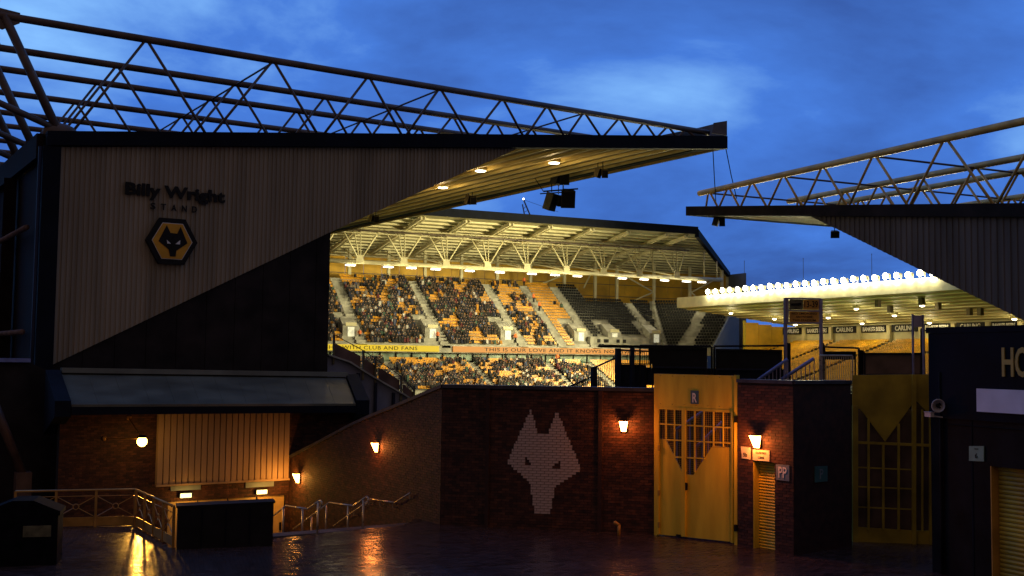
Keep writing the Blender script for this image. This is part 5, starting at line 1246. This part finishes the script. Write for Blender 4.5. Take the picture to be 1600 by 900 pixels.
MB().tube((HX-0.02, hc.y-0.4, KP(1470, 662).z), (HX-0.02, 5, KP(1470, 662).z), 0.012, 6).build('conduit', 'kiosk_black', hb)
cH = KP(1567, 587, 0.055); text('lettering', 'HOME', 'gold_letter', hb, cH, (0, -1, 0), Z, KP(1580, 543).z-KP(1580, 587).z, 1.35, 0.03, 0.02, 'LEFT')
a_, b_ = KP(1527, 607, 0.06), KP(1528, 643, 0.06)
MB().abox(HX-0.09, HX-0.052, 6.0, a_.y, b_.z, a_.z).build('white_strip', 'strip_white', hb)
MB().abox(HX+0.002, HX+0.28, d_n0-0.03, d_n0-0.002, 0, dz).build('door_reveal', 'sign_orange', hb)  # orange lamplight put into the reveal colour; no lamp stands here
for i in range(26):
    a = dz*i/26; b = dz*(i+1)/26-0.012; MB().prism([(HX+0.22, d_n0-0.04, a), (HX+0.20, d_n0-0.04, (a+b)/2), (HX+0.22, d_n0-0.04, b)], (0, -1.6, 0)).build('shutter_slat', 'amber_shaded', hb)
MB().abox(HX+0.24, HX+0.28, d_n1+0.02, d_n0-0.04, 0, dz).build('shutter_curtain', 'hoarding_brown', hb)
q = [KP(1514, 697, 0.03), KP(1537, 697, 0.03), KP(1537, 721, 0.03), KP(1514, 720, 0.03)]
o = thing('sign', 'pale green sign with the number 6 on the black building', 'sign', sum(q, Vector())/4); MB().prism(q, (0.02, 0, 0)).build('panel', 'plate_green', o)
text('lettering', '6', 'black', o, KP(1525.5, 716, 0.033), (0, -1, 0), Z, 0.11, None, 0.005, 0.01); text('lettering', 'GATE', 'black', o, KP(1525.5, 702.5, 0.033), (0, -1, 0), Z, 0.03, 0.11, 0.004)
# horn loudspeaker and camera on the corner
hs = KP(1466, 634, 0.2); o = thing('horn_speaker', 'round grey horn loudspeaker on the corner of the black building', 'loudspeaker', hs)
dirh = (CAMP-hs).normalized(); MB().tube(hs-dirh*0.18, hs, 0.05, 16, 0.145, False).build('horn', 'horn', o, smooth=True); MB().tube(hs-dirh*0.16, hs-dirh*0.05, 0.05, 12, 0.02).build('driver', 'black', o)
ring = [hs+(_r*math.cos(t)+_u*math.sin(t))*0.145 for t in [2*math.pi*k/18 for k in range(19)]]; MB().path(ring, 0.016, 6).build('rim', 'horn', o); MB().bar(hs-dirh*0.15, Vector((HX, hs.y-0.05, hs.z-0.05)), 0.03).build('bracket', 'horn', o)
hq = KP(1452, 648, 0.32); o = thing('security_camera', 'pale box camera on a bracket beside the horn loudspeaker', 'camera', hq)
MB().box(hq, (0.06, 0.24, 0), (0.09, -0.02, 0), (0, 0, 0.1)).build('housing', 'horn', o); MB().box(hq+Z*0.062, (0.07, 0.28, 0), (0.11, -0.02, 0), (0, 0, 0.012)).build('sunshade', 'horn', o); MB().bar(hq-Z*0.02, Vector((HX, hq.y-0.15, hq.z-0.06)), 0.03).build('bracket', 'horn', o)
# little standpipe by the wall
bp = G(967, 838); o = thing('standpipe', 'short bent standpipe by the wall between wolf head and gate', 'pipe', bp)
MB().path([bp, bp+Z*0.30, bp+Z*0.36-wdir*0.09], 0.045, 8).build('pipe', 'sign_orange', o, smooth=True); MB().ball(bp+Z*0.36-wdir*0.1, 0.055, 8, 6).build('cap', 'sign_orange', o)

# ------------------------------------------------------------------ raised terrace behind the walls: railings, hoardings, signs
TZ = 3.55; tp0 = W(890, 600)-wn_*5.9; tp0.z = 0
def QP(px, py, off=0.0): return PV(px, py, tp0+wn_*off, wdir)
tE = QP(1470, 600); tS = QP(884, 600)
MB_ = MB(); MB_.prism([Vector((tS.x, tS.y, TZ))+wn_*0.35, Vector((tE.x, tE.y, TZ))+wn_*0.35, Vector((tE.x, tE.y, TZ))-wn_*3.5, Vector((tS.x, tS.y, TZ))-wn_*3.5], (0, 0, -0.35)); struct('terrace', MB_, 'concrete_dark')
def rail_run(label, px0, y0, px1, y1, base0, base1, nbal, m='navy', off=0.0, r=0.03):
    a, b = QP(px0, y0, off), QP(px1, y1, off); o = thing('railing', label, 'railing', Vector(((a.x+b.x)/2, (a.y+b.y)/2, TZ)), 0, 'railings on the raised terrace')
    MB().tube(a, b, r, 8).build('top_rail', m, o, smooth=True)
    c, d = QP(px0, base0, off), QP(px1, base1, off)
    MB().tube(c, d, r*0.7, 6).build('bottom_rail', m, o)
    for i in range(nbal+1):
        f_ = i/nbal; MB().tube(c.lerp(d, f_), a.lerp(b, f_), 0.011 if 0 < i < nbal else 0.03, 6).build('baluster', m, o)
    return o
rail_run('navy sloping balustrade rising from the wall top to the first thick post', 888, 605, 924, 589, 616, 612, 12)
rail_run('navy sloping balustrade between the two thick dark posts', 932, 573, 962, 559, 611, 611, 10)
rail_run('short navy balustrade with a lit message showing between its bars', 970, 547, 1017, 549, 568, 569, 14)
def post(label, px, y0, y1, w, m='navy', off=0.0):
    a, b = QP(px, y1, off), QP(px, y0, off); a = Vector((b.x, b.y, min(a.z, TZ))); o = thing('post', label, 'post', a, 0, 'posts on the raised terrace')
    MB().bar(a, b, w).build('shaft', m, o); MB().box(b+Z*0.02, wdir*w*1.3, wn_*w*1.3, Z*0.04).build('cap', m, o)
post('thick dark post between the two sloping balustrades', 928, 575, 613, 0.16)
post('thick dark post beside the short balustrade', 965.5, 546, 613, 0.15); post('thick navy post in the middle of the short balustrade', 988, 545, 613, 0.12)
def board(label, pts, m, off=0.02, rail=None):
    q = [QP(x, y, off) for x, y in pts]; o = thing('hoarding', label, 'hoarding', sum(q, Vector())/4-Z*0.4, 0, 'dark boards on the raised terrace')
    MB().prism(q, -wn_*0.05).build('board', m, o)
    a, b = QP(pts[0][0], pts[0][1]+2, off+0.05), QP(pts[1][0], pts[1][1]+2, off+0.05)
    MB().bar(a, b, 0.05).build('frame_rail', 'black', o); MB().bar(q[3]+Z*0.05+wn_*0.03, q[2]+Z*0.05+wn_*0.03, 0.06).build('foot_rail', 'navy', o)
    for f_ in (0.02, 0.98):
        c = q[3].lerp(q[2], f_)+wn_*0.03; d = q[0].lerp(q[1], f_)+wn_*0.03; MB().bar(Vector((c.x, c.y, TZ)), d, 0.05).build('upright', 'black', o)
    return o
board('navy board standing beside the thick posts', [(966, 569), (1010, 570), (1010, 612), (966, 612)], 'navy', -0.3)
board('long black board above the amber gate panel', [(1012, 541), (1105, 543), (1105, 577), (1020, 576)], 'black')
board('black board between the lit gap and the two post sign', [(1118, 545), (1222, 546.5), (1222, 580), (1118, 579)], 'black')
board('low black ledge board under the long boards', [(1000, 574), (1225, 577), (1225, 602), (1000, 602)], 'navy', -0.4)
board('brown sheet board under the small pale sign', [(1349, 551), (1441, 551), (1441, 588), (1349, 588)], 'hoarding_brown')
board('dark board behind the barred barrier', [(1284, 549), (1337, 549), (1337, 562), (1284, 562)], 'black', -0.2)
for (xa_, ya, xb_, yb, lab) in ((1000, 540, 1112, 541.5, 'thin dark rail above the long black board'), (1116, 541, 1228, 540, 'thin dark rail above the second black board'), (1288, 542, 1342, 544, 'thin dark rail between the two post sign and the brown board')):
    a, b = QP(xa_, ya), QP(xb_, yb); o = thing('guard_rail', lab, 'railing', Vector(((a.x+b.x)/2, (a.y+b.y)/2, TZ)), 0, 'railings on the raised terrace'); MB().tube(a, b, 0.035, 6).build('rail', 'black', o)
    for e in (a, b): MB().tube(Vector((e.x, e.y, TZ)), e, 0.035, 6).build('post', 'black', o)
# two-post sign
so_ = thing('post_sign', 'orange framed board reading 13-39 on two tall posts', 'sign', Vector((QP(1255, 590).x, QP(1255, 590).y, TZ)))
for (x, y0) in ((1227, 465.5), (1231, 465.5), (1282.5, 466.5)):
    a = QP(x, y0); MB().bar(Vector((a.x, a.y, TZ)) if x != 1231 else QP(1231, 504), a, 0.085 if x != 1231 else 0.06).build('post', 'post_purple', so_)
MB().bar(QP(1226, 466, 0.02), QP(1283, 467, 0.02), 0.05).bar(QP(1229, 485, 0.02), QP(1282, 486, 0.02), 0.05).bar(QP(1227, 504.5, 0.02), QP(1283, 505, 0.02), 0.06).build('frame', 'post_purple', so_)
MB().prism([QP(x, y, 0.03) for x, y in ((1233.5, 467.5), (1254.5, 468), (1254.5, 483.5), (1233.5, 483.5))], -wn_*0.03).build('emblem_panel', 'sign_olive', so_)
MB().bar(QP(1236, 476, 0.045), QP(1252, 475, 0.045), 0.07).build('emblem_bar', 'black', so_)
MB().prism([QP(x, y, 0.03) for x, y in ((1255, 468), (1279.5, 468.5), (1279.5, 484), (1255, 483.5))], -wn_*0.03).build('number_panel', 'sign_board', so_)
MB().prism([QP(x, y, 0.03) for x, y in ((1233.5, 487), (1279.5, 487), (1279.5, 503.5), (1233.5, 503))], -wn_*0.03).build('notice_panel', 'sign_board', so_)
text('lettering', '13-39', 'black', so_, QP(1267.5, 480, 0.04), wdir, Z, 0.20, 0.42, 0.006, 0.01)
for (s_, y, wd) in (('NO SMOKING', 491.5, 0.78), ('ANYWHERE', 496.5, 0.52), ('THIS STADIUM', 502, 0.72)): text('lettering', s_, 'black', so_, QP(1256.5, y, 0.04), wdir, Z, 0.065, wd, 0.004, 0.004)
ps = thing('post_sign', 'small pale blank sign on two thin posts above the brown board', 'sign', Vector((QP(1434, 590).x, QP(1434, 590).y, TZ)))
for (x, y0) in ((1426, 491), (1442, 492)): a = QP(x, y0, 0.1); MB().bar(Vector((a.x, a.y, TZ)), a, 0.05).build('post', 'post_purple', ps)
MB().prism([QP(x, y, 0.14) for x, y in ((1427.5, 492.5), (1441, 492.5), (1441, 511), (1427.5, 511))], -wn_*0.03).build('panel', 'post_purple', ps)
# stair rails and barrier
for (x0, y0, x1, y1, lab, off) in ((1184, 594, 1231, 561, 'blue sloping stair handrail ending against the black board', 0.6), (1218, 595, 1272, 560, 'blue sloping stair handrail below the two post sign', 0.5)):
    a, b = QP(x0, y0, off), QP(x1, y1, off); o = thing('handrail', lab, 'handrail', Vector((a.x, a.y, TZ)), 0, 'blue stair rails on the terrace'); MB().tube(a, b, 0.055, 8).build('rail', 'hand_blue', o, smooth=True)
    for i in range(9):
        c = a.lerp(b, i/8); MB().tube(Vector((c.x, c.y, TZ)), c, 0.016, 6).build('baluster', 'post_purple', o)
bo = rail_run('galvanised barrier with close upright bars beside the shaded gate', 1281, 555.5, 1332, 556, 597, 597, 15, 'rail_galv', 0.4)
for (x, y0, lab) in ((1345.5, 549, 'thin dark post between the barred barrier and the brown board'), (1441.5, 515, 'thin dark post at the foot of the small pale sign'), (1232, 538, 'dark post stub under the two post sign, by the black board'), (1284.5, 538, 'dark post stub under the two post sign, by the barred barrier')): post(lab, x, y0, 600, 0.10, 'black', -0.05)

# ------------------------------------------------------------------ loudspeaker clusters
def spk_box(par, c, right, fwd, w, h, d, m):
    """trapezoid loudspeaker cabinet"""
    right = right.normalized(); fwd = fwd.normalized(); up = right.cross(fwd); up = up if up.z > 0 else -up
    a, b = right*w/2, right*w*0.32
    o = MB().hexa([c-a+fwd*d/2-up*h/2, c+a+fwd*d/2-up*h/2, c+b-fwd*d/2-up*h/2, c-b-fwd*d/2-up*h/2, c-a+fwd*d/2+up*h/2, c+a+fwd*d/2+up*h/2, c+b-fwd*d/2+up*h/2, c-b-fwd*d/2+up*h/2]).build('cabinet', m, par)
    MB().box(c+fwd*(d/2+0.012), right*w*0.86, fwd*0.02, up*h*0.9).build('grille', 'black', o)
    return o
vS = 4.0
def cluster(px, py, v, boxes, label, m, hang=True):
    t_ = T_TIP-0.9; # hangs under the front beam
    d = ray(px, py); pl0 = OB+U8*(T_TIP-1.7); nn = U8; s_ = (Vector((pl0.x, pl0.y, 0))-Vector((0, 0, 0))).dot(nn)/Vector((d.x, d.y, 0)).dot(nn); c = CAMP+d*s_
    if not hang:                                          # small ones sit just under the sloping soffit
        sl_ = (ZR1-ZR0)/T_TIP; nr = Vector((-U8.x*sl_, -U8.y*sl_, 1)); p_ = B(0, 0, zr(0)-0.95); c = CAMP+d*((p_-CAMP).dot(nr)/d.dot(nr))
    o = thing('loudspeaker_cluster', label, 'loudspeaker', c, 0, 'loudspeakers under the roofs'); sc_ = (c-CAMP).length/FPX
    for (dx, dy, w_, h_, yaw) in boxes:
        cc = c+_r*dx*sc_-Z*dy*sc_
        ry = Vector((math.cos(yaw), math.sin(yaw), 0)); fw = Vector((math.sin(yaw), -math.cos(yaw), -0.35)).normalized()
        spk_box(o, cc, ry, fw, w_*sc_, h_*sc_, w_*sc_*0.9, m)
    zt_ = c.z+0.75 if not hang else zr(T_TIP-1.7)-0.3
    for dx in (-0.25, 0.25): MB().tube(c+U8*0+V8*dx, Vector(((c+V8*dx).x, (c+V8*dx).y, zt_)), 0.03, 6).build('hanger', 'black', o)
    return o
co = cluster(876, 303, 0, [(-16, 12, 17, 27, 0.5), (11, 7, 22, 27, -0.4), (-8, -23, 14, 17, 0.6), (6, -24, 15, 18, -0.5), (0, 11, 14, 16, 0.0)], 'big cluster of four black loudspeakers on a frame under the roof tip', 'speaker')
sc_ = (co.location-CAMP).length/FPX; cc = Vector(co.location)
MB().bar(cc+_r*-27*sc_+Z*4*sc_, cc+_r*27*sc_+Z*8*sc_, 0.09).bar(cc+_r*-24*sc_+Z*2*sc_+V8*0.6, cc+_r*25*sc_+Z*5*sc_+V8*0.6, 0.07).bar(cc+_r*-14*sc_+Z*3*sc_, cc+_r*-14*sc_+Z*28*sc_, 0.05).bar(cc+_r*4*sc_+Z*3*sc_, cc+_r*4*sc_+Z*28*sc_, 0.05).bar(cc+_r*-27*sc_+Z*4*sc_, cc+_r*-45*sc_+Z*32*sc_, 0.05).build('frame', 'black', co)
cluster(938, 270, 0, [(-4, 0, 10, 15, 0.5), (7, 1, 10, 13, -0.5)], 'small tan loudspeaker pair under the roof edge beside the big cluster', 'speaker_tan', False)
cluster(735, 312, 0, [(-4, 0, 9, 14, 0.5), (5, 1, 10, 12, -0.5)], 'small tan loudspeaker pair under the roof edge over the distant crane side', 'speaker_tan', False)
cluster(585, 341, 0, [(-4, 0, 8, 10, 0.5), (4, 1, 8, 10, -0.5)], 'small loudspeaker pair where the roof edge meets the gable', 'speaker_tan', False)
for (px, py, boxes, lab, m) in ((1123.5, 346, [(-5, 0, 9, 14, 0.7), (5, 0, 9, 14, -0.7)], 'pair of black loudspeakers under the tip of the lower trussed roof', 'speaker'), (1303, 366, [(1, 0, 13, 10, -0.6)], 'single tan loudspeaker hanging beside the grey gable edge', 'speaker_tan')):
    d = ray(px, py); s_ = (nT-0.2)/d.y; c = CAMP+d*s_; sc_ = s_/FPX
    o = thing('loudspeaker_cluster', lab, 'loudspeaker', c, 0, 'loudspeakers under the roofs')
    for (dx, dy, w_, h_, yaw) in boxes:
        cc = c+_r*dx*sc_; spk_box(o, cc, Vector((math.cos(yaw), math.sin(yaw), 0)), Vector((math.sin(yaw), -math.cos(yaw), -0.3)), w_*sc_, h_*sc_, w_*sc_*0.9, m)
        MB().tube(cc, Vector((cc.x, cc.y, zs(nT)-thk)), 0.03, 5).build('hanger', 'black', o)
# cables from the roof tip to the right stand
for (x0, y0, x1, y1, lab) in ((1114, 236, 1118.5, 316, 'dark cable hanging from the roof tip, upright one'), (1133, 226, 1151, 310, 'thin cable hanging from the roof tip, slanting one')):
    a = PV(x0, y0, OB+V8*0.3, U8); dd = ray(x1, y1); b = CAMP+dd*((nT-2.0)/dd.y)
    mid_ = (a+b)/2-Z*0.15; o = thing('cable', lab, 'cable', b, 0, 'cables between the two roofs'); MB().path([a, mid_, b], 0.028, 5).build('strand', 'black', o)
